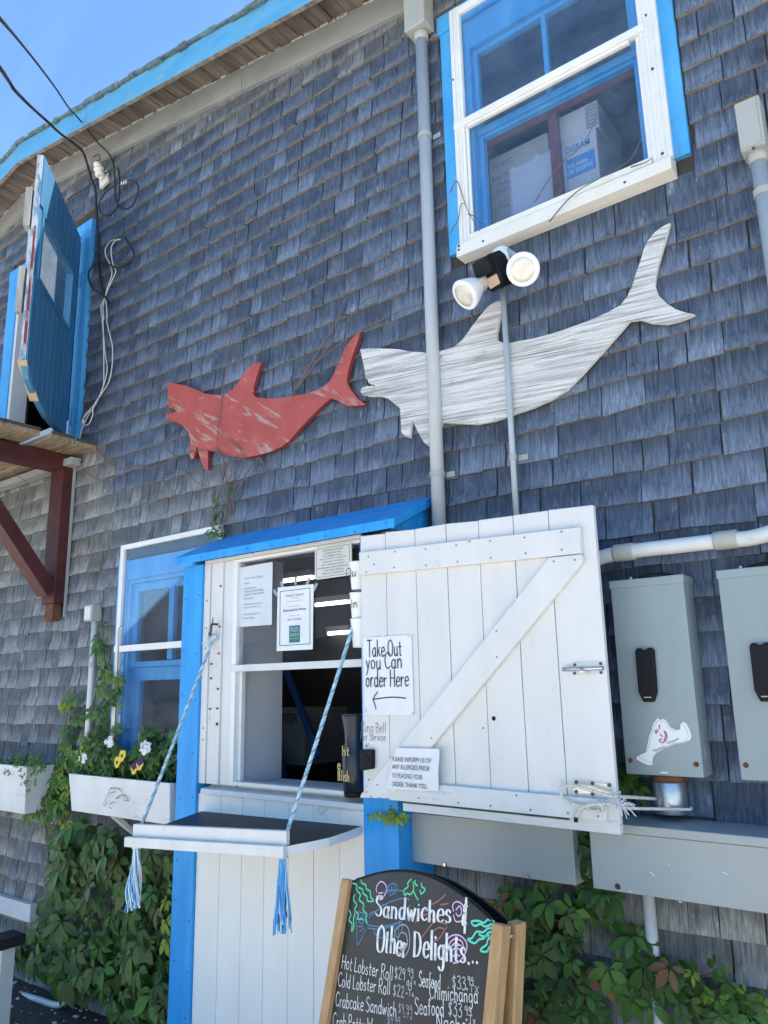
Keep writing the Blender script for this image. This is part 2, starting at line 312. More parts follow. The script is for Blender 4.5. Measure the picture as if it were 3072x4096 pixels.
M['leaf_m']=mat('mid_leaf',(.062,.155,.022),(.09,.19,.03),(30,30,30),rough=.48,rnd=.3,tl=.28)
M['stem']=mat('vine_stem',(.14,.075,.05),(.09,.055,.04),(40,40,40),rough=.8); M['stem_r']=mat('red_vine_stem',(.17,.055,.045),rough=.7)
M['twig']=mat('dry_twig',(.20,.14,.115),(.12,.09,.08),(40,40,40),rough=.85)
M['petal']=mat('white_petal',(.82,.82,.82),rough=.6,tl=.2); M['petal_y']=mat('yellow_petal',(.72,.52,.05),rough=.6); M['petal_p']=mat('purple_petal',(.06,.012,.10),rough=.6)
M['soil']=mat('dark_soil',(.045,.036,.03),(.09,.075,.06),(30,30,30),rough=.95,bump=.9)
M['ground']=mat('pale_crushed_shell_ground',(.58,.53,.455),(.48,.435,.37),(3,3,3),rough=.9,bump=.5,bscale=(60,60,60))
M['pebble']=mat('pale_shell',(.55,.53,.50),rough=.8,rnd=.2)
M['glass']=glass('window_glass',(.95,.97,.98),.012); M['glass_up']=glass('storm_glass',(.90,.94,.98),.035); M['glass_open']=glass('clear_pane',(.97,.98,.98),.01)
M['tube']=emit('fluorescent_tube',(1,.93,.78),2.2)
M['curtain']=mat('white_board_inside',(.64,.65,.68),(.56,.57,.60),(3,3,2),rough=.7)
M['cup']=mat('paper_cup',(.78,.78,.76),rough=.6)
M['sticker']=mat('white_sticker',(.82,.81,.82),rough=.35); M['lobred']=mat('pale_red_print',(.50,.16,.16),rough=.5)
M['crabink']=mat('thin_grey_print',(.10,.09,.09),rough=.5)
M['tumbler']=mat('navy_tumbler',(.016,.024,.04),rough=.28)

# ------------------------------------------------------------------ ground
g=MB(); g.add([(-400,-400,0),(400,-400,0),(400,400,0),(-400,400,0)],[(0,1,2,3)]).build('ground',M['ground'])['kind']='structure'
g=MB(); n=24
V=[];F=[]
for i in range(n+1):
    for j in range(5):
        V.append((-6.2+i*.135,-.62+j*.155+ (rng.uniform(-.05,.05) if j==0 else 0),.012+rng.uniform(0,.03)*(1 if j>0 else 0)))
for i in range(n):
    for j in range(4): a=i*5+j; F.append((a,a+5,a+6,a+1))
g.add(V,F).build('soil_bed',M['soil'],smooth=True)['kind']='structure'
g=MB()
for k in range(260):
    x=rng.uniform(-6,-3.1);y=rng.uniform(-.6,-.02);s_=rng.uniform(.004,.014)
    g.lathe((x,y,.028),(rng.uniform(-.4,.4),rng.uniform(-.4,.4),1),[(-s_*.5,s_*.5),(0,s_),(s_*.5,s_*.55)],6)
tag(g.build('shell_chips',M['pebble']),'pale shell chips scattered on the dark soil by the wall','shell chips',kind='stuff')

# ------------------------------------------------------------------ the building
B=thing('shingled_building','grey cedar shingled building with blue gable trim','building',(-2.5,0,0))
PEAK=-5.15
def zs(x): return 5.207+.172*(-2.877-x) if x>PEAK else 5.207+.172*(-2.877-PEAK)-.172*(PEAK-x)
XL,XR=-7.2,2.6
HOLES=[(-1.50,-.70,3.47,4.62),(-2.86,-1.82,1.05,2.30),(-3.87,-3.12,1.32,2.40),(-5.47,-4.62,3.2,4.76)]   # upper window, booth, left window, door
xs=sorted({XL,PEAK,XR}|{h[0] for h in HOLES}|{h[1] for h in HOLES})
w=MB()
for a,b in zip(xs,xs[1:]):
    hs=sorted([h for h in HOLES if h[0]<=a+1e-6 and h[1]>=b-1e-6],key=lambda h:h[2]); z=0.0
    for h in hs: w.box(a,b,.002,.12,z,h[2]); z=h[3]
    w.hexa([(a,.002,z),(b,.002,z),(b,.12,z),(a,.12,z),(a,.002,zs(a)+.03),(b,.002,zs(b)+.03),(b,.12,zs(b)+.03),(a,.12,zs(a)+.03)])
wall=w.build('wall',M['sheath'],B)
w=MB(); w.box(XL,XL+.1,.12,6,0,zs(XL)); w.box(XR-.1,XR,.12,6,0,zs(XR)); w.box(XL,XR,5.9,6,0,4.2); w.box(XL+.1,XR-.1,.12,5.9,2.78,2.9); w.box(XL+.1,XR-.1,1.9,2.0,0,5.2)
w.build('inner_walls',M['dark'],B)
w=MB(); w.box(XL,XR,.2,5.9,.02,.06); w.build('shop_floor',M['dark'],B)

# cedar shingles: one by one, clipped round trim and openings
BLK=[(-1.60,-.57,3.44,4.70),(-3.95,-3.10,1.25,2.385),(-5.63,-4.48,3.15,4.865),(-2.98,-1.90,.02,2.2)]
EXPO=.113; z0base=1.458-13*EXPO
def clip_x(a,b,zb,zt):
    segs=[(a,b)]
    for h in BLK:
        if zb<h[3]-.01 and zt>h[2]+.01:
            ns=[]
            for p,q in segs:
                if q<=h[0] or p>=h[1]: ns.append((p,q)); continue
                if p<h[0]: ns.append((p,h[0]))
                if q>h[1]: ns.append((h[1],q))
            segs=ns
    return [s_ for s_ in segs if s_[1]-s_[0]>.012]
SH=[]
for c in range(0,52):
    zb=z0base+c*EXPO
    if zb<.01: zb=.01
    x=XL+.3+rng.uniform(0,.1)
    while x<1.0:
        wd_=rng.choice([rng.uniform(.065,.105),rng.uniform(.09,.14),rng.uniform(.12,.19)]) if x<-1.9 else rng.choice([rng.uniform(.08,.13),rng.uniform(.12,.18),rng.uniform(.16,.24)])
        a,b=x,x+wd_-rng.choice([.002,.003,.004,.006,.008]); x+=wd_
        wob=.012*math.sin(a*1.9+c*.35)*max(0,min(1,(zb-2.2)/1.5))
        zz=zb+wob+rng.gauss(0,.0028)-(rng.uniform(.008,.020) if rng.random()<.02 else 0)
        ztop=zz+EXPO*1.22
        lim=min(zs(a),zs(b))-.10
        if zz>lim: continue
        ztop=min(ztop,lim+.06)
        for p,q in clip_x(a,b,zz,zz+EXPO): SH.append((p,q,zz,ztop))
def shingle(mb,p,q,zb,zt):
    # slightly cupped: flat near the top, kicking out towards the butt
    d=-.0145+rng.uniform(-.005,.0025); t1=rng.uniform(-.0022,.0022); t2=rng.uniform(-.003,.003)*(2.2 if rng.random()<.08 else 1); r=rng.random()
    fr=min(1,(zt-zb)/(EXPO*1.22)); sk=rng.uniform(-.002,.002); dt=d+fr*(-.002-d); hm=EXPO*rng.uniform(.42,.62); dm=-.0055+rng.uniform(-.001,.001)
    u_=rng.random(); mi=0; o=len(mb.v)
    if zb<1.0: mi=2 if u_<.9 else 3  # low courses: warm ground bounce put into the colour
    elif p<-4.15 and zb<3.05: mi=2 if (zb>2.3 and u_<.9) else 3  # below the landing: bounce light painted as warm and grey tints
    elif p<-3.0 and zb<2.75: mi=3 if u_<.5+.9*max(0,min(1,(-p-3.0)/.8)) else 0  # left lower wall: grey tint carries painted ground bounce
    elif zb>zs(p)-.40: mi=3
    if zt-zb<hm*1.3: hm=(zt-zb)*.5; dm=(d+dt)/2
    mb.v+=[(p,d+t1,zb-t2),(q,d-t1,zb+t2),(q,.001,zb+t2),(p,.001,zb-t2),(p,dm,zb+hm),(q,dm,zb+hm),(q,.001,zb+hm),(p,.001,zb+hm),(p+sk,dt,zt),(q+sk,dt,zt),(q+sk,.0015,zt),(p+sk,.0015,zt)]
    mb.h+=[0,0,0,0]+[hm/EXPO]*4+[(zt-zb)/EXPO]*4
    for k,F_ in enumerate(((0,3,2,1),(0,1,5,4),(4,5,9,8),(1,2,6,5),(5,6,10,9),(3,0,4,7),(7,4,8,11),(8,9,10,11))):
        mb.f.append(tuple(x+o for x in F_)); mb.m.append(1 if k==0 else mi); mb.r.append(r)
def seen(S):
    c=Vector(((S[0]+S[1])/2,0,S[2]+.05))-CAM; d=c.dot(fw)
    X=c.dot(rt)/d*FPX+1536; Yp=-c.dot(up)/d*FPX+2048
    if not(30<X<3042 and 30<Yp<4066): return 0
    if 1500<X<2480 and 2150<Yp<3300: return 0
    if 700<X<1480 and 2150<Yp: return 0
    return (S[1]-S[0])/d**2*(-c.y)/d
SH.sort(key=seen,reverse=True)
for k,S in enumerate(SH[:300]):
    mb=MB(); shingle(mb,*S); mb.build('shingle',[M['shingle'],M['butt'],M['shingle_warm_bounce'],M['shingle_grey_bounce']],wall,attr=True)
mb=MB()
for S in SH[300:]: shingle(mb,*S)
mb.build('shingles',[M['shingle'],M['butt'],M['shingle_warm_bounce'],M['shingle_grey_bounce']],wall,attr=True)['kind']='stuff'

# roof: slab, rake boards, soffit boards, frieze
rf=MB()
OV=-.285
for a,b in ((XL-.3,PEAK),(PEAK,XR+.2)):
    rf.hexa([(a,OV+.01,zs(a)+.035),(b,OV+.01,zs(b)+.035),(b,6.2,zs(b)+.035),(a,6.2,zs(a)+.035),(a,OV+.01,zs(a)+.052),(b,OV+.01,zs(b)+.052),(b,6.2,zs(b)+.052),(a,6.2,zs(a)+.052)])
x=XL-.3
while x<XR:   # ragged asphalt shingle edge along the rake
    l=rng.uniform(.05,.16); b=min(x+l,XR+.2); 
    if x<PEAK<b: b=PEAK
    t=rng.uniform(.001,.012); o_=rng.uniform(0,.012); dr=rng.choice([0,0,.008,.018])
    rf.hexa([(x,OV-.012-o_,zs(x)+.034-dr),(b,OV-.012-o_,zs(b)+.034-dr),(b,.3,zs(b)+.053),(x,.3,zs(x)+.053),(x,OV-.012-o_,zs(x)+.046+t),(b,OV-.012-o_,zs(b)+.046+t),(b,.3,zs(b)+.054+t),(x,.3,zs(x)+.054+t)])
    x=b+1e-4
roof=rf.build('roof',M['roofing'],B)
for a,b in ((XL-.3,PEAK-.002),(PEAK,-4.215),(-4.21,-1.3),(-1.295,XR)):
    m=MB(); q=.028
    m.hexa([(a,OV,zs(a)-.125),(b,OV,zs(b)-.125),(b,OV+q,zs(b)-.125),(a,OV+q,zs(a)-.125),(a,OV,zs(a)+.03),(b,OV,zs(b)+.03),(b,OV+q,zs(b)+.03),(a,OV+q,zs(a)+.03)],0,mb=1)
    m.build('rake_board',[M['blue_fascia'],M['fascia_edge']],roof,bevel=.002)
x=XL-.2
while x<-.9:
    wd_=rng.uniform(.085,.135); b=x+wd_-.004
    if x<PEAK<b: b=PEAK-.002; wd_=b-x+.004
    m=MB(); j=rng.uniform(-.003,.003)
    m.hexa([(x,OV+.03,zs(x)+j),(b,OV+.03,zs(b)+j),(b,-.004,zs(b)+j),(x,-.004,zs(x)+j),(x,OV+.03,zs(x)+.02),(b,OV+.03,zs(b)+.02),(b,-.004,zs(b)+.02),(x,-.004,zs(x)+.02)])
    m.build('soffit_board',M['soffit'],roof); x+=wd_
for a,b in ((XL,PEAK-.002),(PEAK,-2.963),(-2.96,-.9)):
    m=MB(); m.hexa([(a,-.034,zs(a)-.162),(b,-.034,zs(b)-.162),(b,.0,zs(b)-.162),(a,.0,zs(a)-.162),(a,-.034,zs(a)-.006),(b,-.034,zs(b)-.006),(b,0,zs(b)-.006),(a,0,zs(a)-.006)])
    m.build('frieze_board',M['frieze'],roof,bevel=.002)
m=MB()   # peeling paint crumbs along the frieze top edge
for k in range(130):
    x=rng.uniform(-6.2,-1.2); m.obox((x,-.03,zs(x)-.008),(1,0,-.17),(0,1,0),(0,0,1),rng.uniform(.006,.03),.008,rng.uniform(.002,.008))
m.build('peeling_paint',M['white_worn'],roof)['kind']='stuff'

def framebox(mb,x0,x1,z0,z1,w,y0,y1,m=0,wb=None,wt=None):
    wb=w if wb is None else wb; wt=w if wt is None else wt
    mb.box(x0,x0+w,y0,y1,z0,z1,m); mb.box(x1-w,x1,y0,y1,z0,z1,m)
    if wb: mb.box(x0+w,x1-w,y0+.001,y1,z0,z0+wb,m)
    if wt: mb.box(x0+w,x1-w,y0+.001,y1,z1-wt,z1,m)

# ---- upper storm window
def sub(mb,name,m,p,**k): return mb.build(name,m,p,**k)
m=MB(); m.box(-1.597,-1.505,-.022,.02,3.462,4.60); m.box(-.675,-.576,-.022,.02,3.478,4.60); m.box(-1.61,-.56,-.026,.02,4.602,4.70)
win=m.build('window',M['blue_trim'],B,bevel=.002)
m=MB(); framebox(m,-1.505,-.675,3.45,4.60,.055,-.012,.05,wt=.15); framebox(m,-1.449,-.731,4.01,4.448,.022,.012,.045,wb=.03); framebox(m,-1.449,-.731,3.50,4.008,.022,.028,.06,wt=.012)
m.box(-1.113,-1.092,.014,.044,4.04,4.43)
sub(m,'sash',M['blue_trim'],win,bevel=.0015)
m=MB()
for x0,x1 in ((-1.528,-1.478),(-.700,-.630)): m.box(x0,x1,-.046,-.0225,3.475,4.672)
m.box(-1.478,-.70,-.045,-.0225,4.632,4.668)
for x0 in (-1.515,-1.497): m.box(x0,x0+.006,-.052,-.046,3.475,4.668)
for x0 in (-.692,-.676,-.658,-.642): m.box(x0,x0+.006,-.051,-.046,3.475,4.668)
m.box(-1.476,-1.462,-.0365,-.024,3.49,4.04); m.box(-.718,-.702,-.0365,-.024,3.49,4.04)
sub(m,'storm_frame',M['alu'],win,bevel=.0012)
m=MB(); m.box(-1.524,-.676,-.058,-.0235,4.034,4.066); m.box(-1.46,-.74,-.050,-.030,4.022,4.0335); sub(m,'middle_rail',M['alu'],win,bevel=.002)
m=MB(); m.hexa([(-1.53,-.075,3.405),(-.632,-.075,3.41),(-.632,-.004,3.405),(-1.53,-.004,3.405),(-1.53,-.068,3.466),(-.632,-.068,3.462),(-.632,-.004,3.477),(-1.53,-.004,3.477)])
m.box(-1.478,-.703,-.049,-.02,3.478,3.505); sub(m,'sill',M['sill'],win,bevel=.002)
m=MB(); m.box(-1.474,-.705,-.030,-.027,4.05,4.632); sub(m,'pane',M['glass_up'],win)
m=MB(); m.box(-1.46,-.72,-.036,-.033,3.506,4.035); sub(m,'pane',M['glass_up'],win)
m=MB(); m.box(-1.43,-1.113,.028,.031,4.04,4.43); m.box(-1.092,-.75,.028,.031,4.04,4.43); sub(m,'pane',M['glass'],win)
m=MB()
for x,z in ((-.668,4.10),(-.665,3.86),(-.664,3.50),(-1.518,3.455),(-1.518,3.437),(-1.40,3.43),(-.80,3.43),(-1.52,4.30)): m.lathe((x,-.0705 if z<3.48 else -.046,z),(0,-1,0),[(0,.006),(.003,.005)],8)
sub(m,'screws',M['screw'],win)['kind']='stuff'
# things stored behind the upper window
Z=thing('ceiling_beam','reddish brown round ended beam behind the upper window','beam',(-1.1,.13,4.0))
m=MB(); m.box(-1.49,-.6,.068,.118,4.0,4.062); m.build('beam',M['redsteel'] if False else mat('red_stained_wood',(.24,.075,.05),(.17,.05,.035),(6,40,40),rough=.6,bump=.3),Z,bevel=.02)
m=MB(); m.box(-1.139,-1.098,.066,.098,3.46,3.999); m.build('post',mat('dark_red_wood',(.13,.03,.025),rough=.5),Z,bevel=.004)
def textmesh(body,size=1.0,align='CENTER',spacing=1.0,bold=0):
    cu=bpy.data.curves.new('t','FONT'); cu.body=body; cu.size=size; cu.align_x=align; cu.space_line=spacing; cu.offset=bold
    o=bpy.data.objects.new('t',cu); col.objects.link(o); dg=bpy.context.evaluated_depsgraph_get(); dg.update()
    me=bpy.data.meshes.new_from_object(o.evaluated_get(dg)); bpy.data.objects.remove(o); bpy.data.curves.remove(cu); return me
def lettering(body,org,ux,uy,parent,material,height=None,width=None,align='CENTER',spacing=1.0,name='lettering',bold=0):
    me=textmesh(body,1.0,align,spacing,bold)
    xs_=[v.co.x for v in me.vertices]; ys_=[v.co.y for v in me.vertices]
    w_=max(xs_)-min(xs_); h_=max(ys_)-min(ys_); sx=(width/w_) if width else None; sy=(height/h_) if height else None
    sx=sx or sy; sy=sy or sx; cx=(max(xs_)+min(xs_))/2 if align=='CENTER' else min(xs_); cy=(max(ys_)+min(ys_))/2
    org=Vector(org); ux=Vector(ux).normalized(); uy=Vector(uy).normalized()
    for v in me.vertices: v.co=org+ux*((v.co.x-cx)*sx)+uy*((v.co.y-cy)*sy)
    me.materials.clear(); me.materials.append(material); me.name=name
    o=bpy.data.objects.new(name,me); col.objects.link(o); child(o,parent); return o
UX=Vector((1,0,0)); UZ=Vector((0,0,1)); NY=Vector((0,-1,0))
c=thing('carton','pale carton printed with large dark capitals, left behind the upper window','carton',(-1.3,.3,3.5))
MB().box(-1.50,-1.20,.20,.46,3.40,4.02).build('box_body',M['carton'],c,bevel=.004)
lettering('PKBSC',(-1.425,.198,3.965),UX,UZ,c,M['ink2'],height=.026); lettering('8 oz. ProPak\nPolypro\nDeli Con',(-1.41,.198,3.87),UX,UZ,c,M['ink2'],width=.15,height=.10); lettering('QTY: 500\n(10 sleeves)',(-1.42,.198,3.76),UX,UZ,c,M['ink2'],height=.04)
c=thing('plastic_bin','translucent white storage bin in front of the printed carton, upper window','bin',(-1.2,.2,3.5))
MB().box(-1.365,-1.09,.11,.16,3.42,3.865).build('bin_body',M['bin'],c,bevel=.02)
m=MB()
for x,z in ((-1.33,3.835),(-1.215,3.845)): m.lathe((x,.109,z),(0,-1,0),[(0,.014),(.003,.012)],14)
m.build('rivets',M['carton'],c)['kind']='stuff'
c=thing('carton','white carton with a blue label, right of the red post in the upper window','carton',(-.98,.25,3.5))
MB().box(-1.16,-.958,.125,.40,3.42,3.87).build('box_body',M['carton'],c,bevel=.004)
MB().box(-1.118,-.972,.121,.1245,3.688,3.775).build('label_print',M['bluelabel'],c)
lettering('IOGRAM',(-1.045,.123,3.82),UX,UZ,c,M['bluelabel'],width=.115,height=.03,bold=.02); lettering('SOS PARA-\nN DE SOUFFLE',(-1.043,.1195,3.725),UX,UZ,c,M['paper'],width=.125,height=.045)
c=thing('carton','upper white carton stacked on the blue labelled one behind the window','carton',(-.98,.25,3.872))
MB().box(-1.15,-.945,.13,.40,3.872,4.0).build('box_body',M['carton'],c,bevel=.004)
m=MB(); framebox(m,-.995,-.95,3.882,3.985,.006,.126,.1295); m.build('label_print',M['ink2'],c)
for k in range(5): MB().box(-.985,-.958,.126,.1295,3.895+k*.017,3.903+k*.017).build('label_print',M['ink2'],c)

# ---- lower left storm window
m=MB(); m.box(-3.958,-3.86,-.020,.02,1.25,2.385); m.box(-3.86,-3.03,-.018,.02,2.27,2.383)
win=m.build('window',M['blue_trim'],B,bevel=.002)
m=MB(); framebox(m,-3.86,-3.06,1.27,2.269,.022,-.008,.06); framebox(m,-3.838,-3.08,1.775,2.245,.045,.012,.045,wb=.03); framebox(m,-3.838,-3.08,1.30,1.773,.07,.03,.06); m.box(-3.512,-3.468,.014,.044,1.81,2.20)
sub(m,'sash',M['blue_trim'],win,bevel=.0015)
m=MB(); framebox(m,-3.908,-3.03,1.30,2.474,.035,-.045,-.021,wb=.03,wt=.028); sub(m,'storm_frame',M['alu'],win,bevel=.002)
m=MB(); m.box(-3.91,-3.03,-.052,-.024,1.862,1.896); sub(m,'middle_rail',M['alu'],win,bevel=.002)
m=MB(); m.box(-3.872,-3.06,-.032,-.029,1.90,2.446); sub(m,'pane',M['glass_up'],win)
m=MB(); m.box(-3.872,-3.06,-.036,-.033,1.33,1.86); sub(m,'pane',M['glass_up'],win)
m=MB(); m.box(-3.79,-3.513,.028,.031,1.806,2.20); m.box(-3.467,-3.13,.028,.031,1.806,2.20); sub(m,'pane',M['glass'],win)
m=MB(); m.box(-3.765,-3.15,.042,.045,1.37,1.705); sub(m,'pane',M['glass'],win)
c=thing('interior_panel','white upright panel seen inside the lower left window','panel',(-3.6,.35,1.3)); MB().box(-3.75,-3.66,.3,.34,1.2,2.3).build('panel',M['curtain'],c)

# ---- upper loading door, its frame and the leaf swung wide open
m=MB(); m.box(-4.612,-4.488,-.032,.03,3.19,4.773); m.box(-5.63,-5.498,-.032,.03,3.19,4.773); m.box(-5.634,-4.486,-.034,.03,4.774,4.868)
dr=m.build('door_frame',M['blue_trim'],B,bevel=.003)
m=MB(); m.box(-5.497,-5.462,-.02,.10,3.2,4.773); m.box(-4.63,-4.6125,-.006,.10,3.2,4.773); m.box(-5.46,-4.62,.10,.14,3.2,3.50); sub(m,'jamb',M['white_worn'],dr)
hg=Vector((-4.597,-.052,0)); dd=Vector((.62,-.61,0)).normalized(); dn=Vector((-dd.y,dd.x,0))  # dn points to the wall/right: visible outer face
if dn.dot(Vector((1,1,0)))<0: dn=-dn
LW=.855; zb_,zt_=3.285,4.752; TH=.034
def dpt(s_,z,o=0): return hg+dd*s_+dn*o+Vector((0,0,z))
lf=MB()
out=[dpt(.0,zb_),dpt(.40,zb_-.005),dpt(.58,zb_+.03),dpt(.78,zb_+.085),dpt(LW,zb_+.17),dpt(LW,zt_),dpt(0,zt_)]
hole=(.125,.785,4.0,4.40)   # glazed opening: s0,s1,z0,z1
# core leaf around the pane
lf.prism([dpt(0,zb_),dpt(.40,zb_-.005),dpt(.58,zb_+.03),dpt(.78,zb_+.085),dpt(LW,zb_+.17),dpt(LW,hole[2]),dpt(0,hole[2])],-dn*TH)
lf.prism([dpt(0,hole[3]),dpt(LW,hole[3]),dpt(LW,zt_),dpt(0,zt_)],-dn*TH)
lf.prism([dpt(0,hole[2]+.0005),dpt(hole[0],hole[2]+.0005),dpt(hole[0],hole[3]-.0005),dpt(0,hole[3]-.0005)],-dn*TH)
lf.prism([dpt(hole[1],hole[2]+.0005),dpt(LW,hole[2]+.0005),dpt(LW,hole[3]-.0005),dpt(hole[1],hole[3]-.0005)],-dn*TH)
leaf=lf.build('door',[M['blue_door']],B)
s_=0.0; bw=LW/9
for k in range(9):
    a=k*bw+.002; b=(k+1)*bw-.002
    def low(s_): 
        P=[(0,zb_),(.40,zb_-.005),(.58,zb_+.03),(.78,zb_+.085),(LW,zb_+.17)]
        for (s0,z0),(s1,z1) in zip(P,P[1:]):
            if s0<=s_<=s1: return z0+(z1-z0)*(s_-s0)/(s1-s0)
        return P[-1][1]
    pieces=[]
    if b<hole[0] or a>hole[1]: pieces=[(None,zt_-.003)]
    else: pieces=[(None,hole[2]-.03),(hole[3]+.03,zt_-.003)]
    for z0,z1 in pieces:
        q=[dpt(a,low(a)+.004 if z0 is None else z0,.0065),dpt(b,low(b)+.004 if z0 is None else z0,.0065),dpt(b,z1,.0065),dpt(a,z1,.0065)]
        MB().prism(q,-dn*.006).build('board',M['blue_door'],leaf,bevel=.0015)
m=MB(); h=hole
for (a,b,z0,z1) in ((h[0]-.02,h[1]+.02,h[3]-.002,h[3]+.028),(h[0]-.02,h[1]+.02,h[2]-.028,h[2]+.002),(h[0]-.02,h[0]+.008,h[2]+.002,h[3]-.002),(h[1]-.008,h[1]+.02,h[2]+.002,h[3]-.002)):
    m.prism([dpt(a,z0,.012),dpt(b,z0,.012),dpt(b,z1,.012),dpt(a,z1,.012)],-dn*.03)
m.build('pane_moulding',M['blue_door'],leaf,bevel=.002)
MB().prism([dpt(h[0],h[2],-.012),dpt(h[1],h[2],-.012),dpt(h[1],h[3],-.012),dpt(h[0],h[3],-.012)],-dn*.004).build('pane',glass('door_pane_dusty',(.95,.97,.98),.10),leaf)
MB().prism([dpt(.29,h[2]-.02,-.05),dpt(LW-.02,h[2]-.02,-.05),dpt(LW-.02,h[3]+.02,-.05),dpt(.29,h[3]+.02,-.05)],-dn*.006).build('inner_cover',mat('pale_panel_behind_pane',(.84,.85,.85),(.74,.77,.79),(6,6,3),rough=.6,tl=.92),leaf)
for z0,z1 in ((4.28,4.53),(3.74,4.02)): MB().prism([dpt(LW+.012,z0,-.045),dpt(LW-.10,z0,-.045),dpt(LW-.10,z1,-.045),dpt(LW+.012,z1,-.045)],-dn*.035).build('batten',mat('grey_batten',(.42,.40,.37),(.30,.28,.25),(40,40,6),rough=.8),leaf,bevel=.002)
m=MB(); m.prism([dpt(LW+.002,zb_+.17,.0),dpt(LW+.002,zb_+.17,-TH),dpt(LW+.002,zt_,-TH),dpt(LW+.002,zt_,0)],dd*.004); m.build('worn_edge',mat('flaking_edge',(.52,.53,.54),(.12,.24,.36),(30,30,9),.45,.6,rough=.7,bump=.5),leaf)['label']='flaking white edge of the open door'
m=MB(); m.prism([dpt(LW+.0065,3.50,-.004),dpt(LW+.0065,3.50,-.020),dpt(LW+.0065,4.28,-.018),dpt(LW+.0065,4.28,-.006)],dd*.002); m.build('worn_edge',mat('old_red_paint',(.20,.03,.04),(.40,.38,.38),(40,40,10),.52,.62,rough=.7),leaf)
m=MB(); m.prism([dpt(LW-.002,zb_+.172,.004),dpt(.60,zb_+.035,.004),dpt(.60,zb_+.022,.004),dpt(LW-.002,zb_+.155,.004)],-dn*.05); m.build('broken_edge',M['rawwood'],leaf)
for z in (4.42,3.42):
    m=MB(); m.tube([hg+Vector((0,-.01,z-.05)),hg+Vector((0,-.01,z+.05))],.009,8); m.box(-4.59,-4.545,-.040,-.0335,z-.05,z+.05); m.build('hinge',M['blue_trim'],leaf)

# ------------------------------------------------------------------ loading platform on steel brackets
PF=thing('loading_platform','weathered plank landing on red steel brackets below the open blue door','platform',(-5,0,3.1))
pl=[(-.152,-.006,.0,-4.29),(-.318,-.16,.004,-4.285),(-.60,-.37,.012,-4.31),(-.80,-.61,.0,-4.28)]
for y0,y1,dz,xr in pl:
    MB().hexa([(-6.6,y0,3.142+dz),(xr,y0,3.142+dz),(xr,y1,3.142+dz),(-6.6,y1,3.142+dz),(-6.6,y0,3.176+dz),(xr,y0,3.176+dz),(xr,y1,3.176+dz),(-6.6,y1,3.176+dz)]).build('plank',M['plank'],PF,bevel=.004)
    MB().box(xr+.0005,xr+.012,y0+.004,y1-.004,3.172+dz,3.188+dz).build('plank_edge',M['plankend'],PF)
m=MB(); m.box(-6.6,-4.42,-.10,-.03,3.06,3.105); m.build('ledger_strip',M['frieze'],PF)
for xb in (-4.582,-5.72):
    m=MB(); m.box(xb-.075,xb+.075,-.098,-.030,2.185,3.139); br=m.build('bracket',M['redsteel'],PF,bevel=.004)
    MB().box(xb-.072,xb+.072,-.83,-.0985,3.045,3.138).build('bracket_arm',M['redsteel'],br,bevel=.004)
    MB().bar((xb,-.75,3.06),(xb,-.10,2.255),.12,.085,side=(1,0,0)).build('bracket_brace',M['redsteel'],br,bevel=.003)
    MB().box(xb-.045,xb+.045,-.085,-.030,2.08,2.1845).build('bracket_foot',M['rust'],br,bevel=.003)
    if xb>-5: MB().box(xb+.0765,xb+.088,-.032,-.017,2.1,3.08).build('backing_strip',M['frieze'],br)

# ------------------------------------------------------------------ take-out booth
YF=-.22
BO=thing('takeout_booth','blue and white take-out booth with a sash window and open shutter','booth',(-2.4,YF,0))
m=MB(); m.box(-3.068,-2.925,YF-.016,-.02,.0,2.235); m.build('post',M['blue'],BO,bevel=.003)
m=MB(); m.box(-1.948,-1.785,YF-.016,YF+.06,.0,2.235); m.build('post',M['blue'],BO,bevel=.003)
MB().box(-1.80,-1.786,YF+.0605,-.018,.0,2.30).build('side_panel',M['blue'],BO)
# lower front: vertical boards, one by one
sx=[-2.924,-2.771,-2.631,-2.495,-2.355,-2.217,-2.082,-1.949]
for a,b in zip(sx,sx[1:]):
    MB().box(a+.001,b-.0012,YF+rng.uniform(-.0008,.0008),YF+.02,.0,1.19).build('board',M['white_low'],BO,bevel=.0015)
# sill and window frame
m=MB(); m.hexa([(-2.90,YF-.012,1.192),(-1.949,YF-.012,1.192),(-1.949,YF+.12,1.192),(-2.90,YF+.12,1.192),(-2.90,YF-.008,1.213),(-1.949,YF-.008,1.213),(-1.949,YF+.12,1.232),(-2.90,YF+.12,1.232)]); m.build('sill',M['white'],BO,bevel=.002)
for a,b,yy in ((-2.924,-2.882,YF-.004),(-2.880,-2.80,YF+.003),(-2.798,-2.732,YF+.012)):
    MB().box(a,b,yy,YF+.05,1.234,2.235).build('jamb_board',M['white'],BO,bevel=.002)
W0,W1,WZ0,WZ1=-2.728,-1.90,1.236,2.234
m=MB(); framebox(m,W0,W1,WZ0,WZ1,.028,YF+.004,YF+.05,wb=.016,wt=.014); wf=m.build('window',M['alu'],BO,bevel=.002)
MB().box(W0+.004,W1-.028,YF-.002,YF+.03,1.722,1.752).build('middle_rail',M['white_worn'],wf,bevel=.002)
MB().box(W0+.0285,W1-.028,YF+.022,YF+.025,1.7525,WZ1-.015).build('pane',M['glass'],wf)
m=MB(); m.box(W0+.0285,W0+.045,YF+.03,YF+.05,WZ0+.017,1.7215); m.build('sash_stile',M['alu'],wf)
m=MB(); m.box(-2.90,-2.73,YF+.051,.11,1.0,2.26); m.build('side_lining',M['curtain'],BO)
m=MB(); m.box(-1.895,-1.80,YF+.06,.11,1.0,2.26); m.build('side_lining',M['curtain'],BO)
m=MB(); m.box(-2.72,-1.90,YF+.052,.11,1.195,1.231); m.build('inner_counter',M['curtain'],BO)
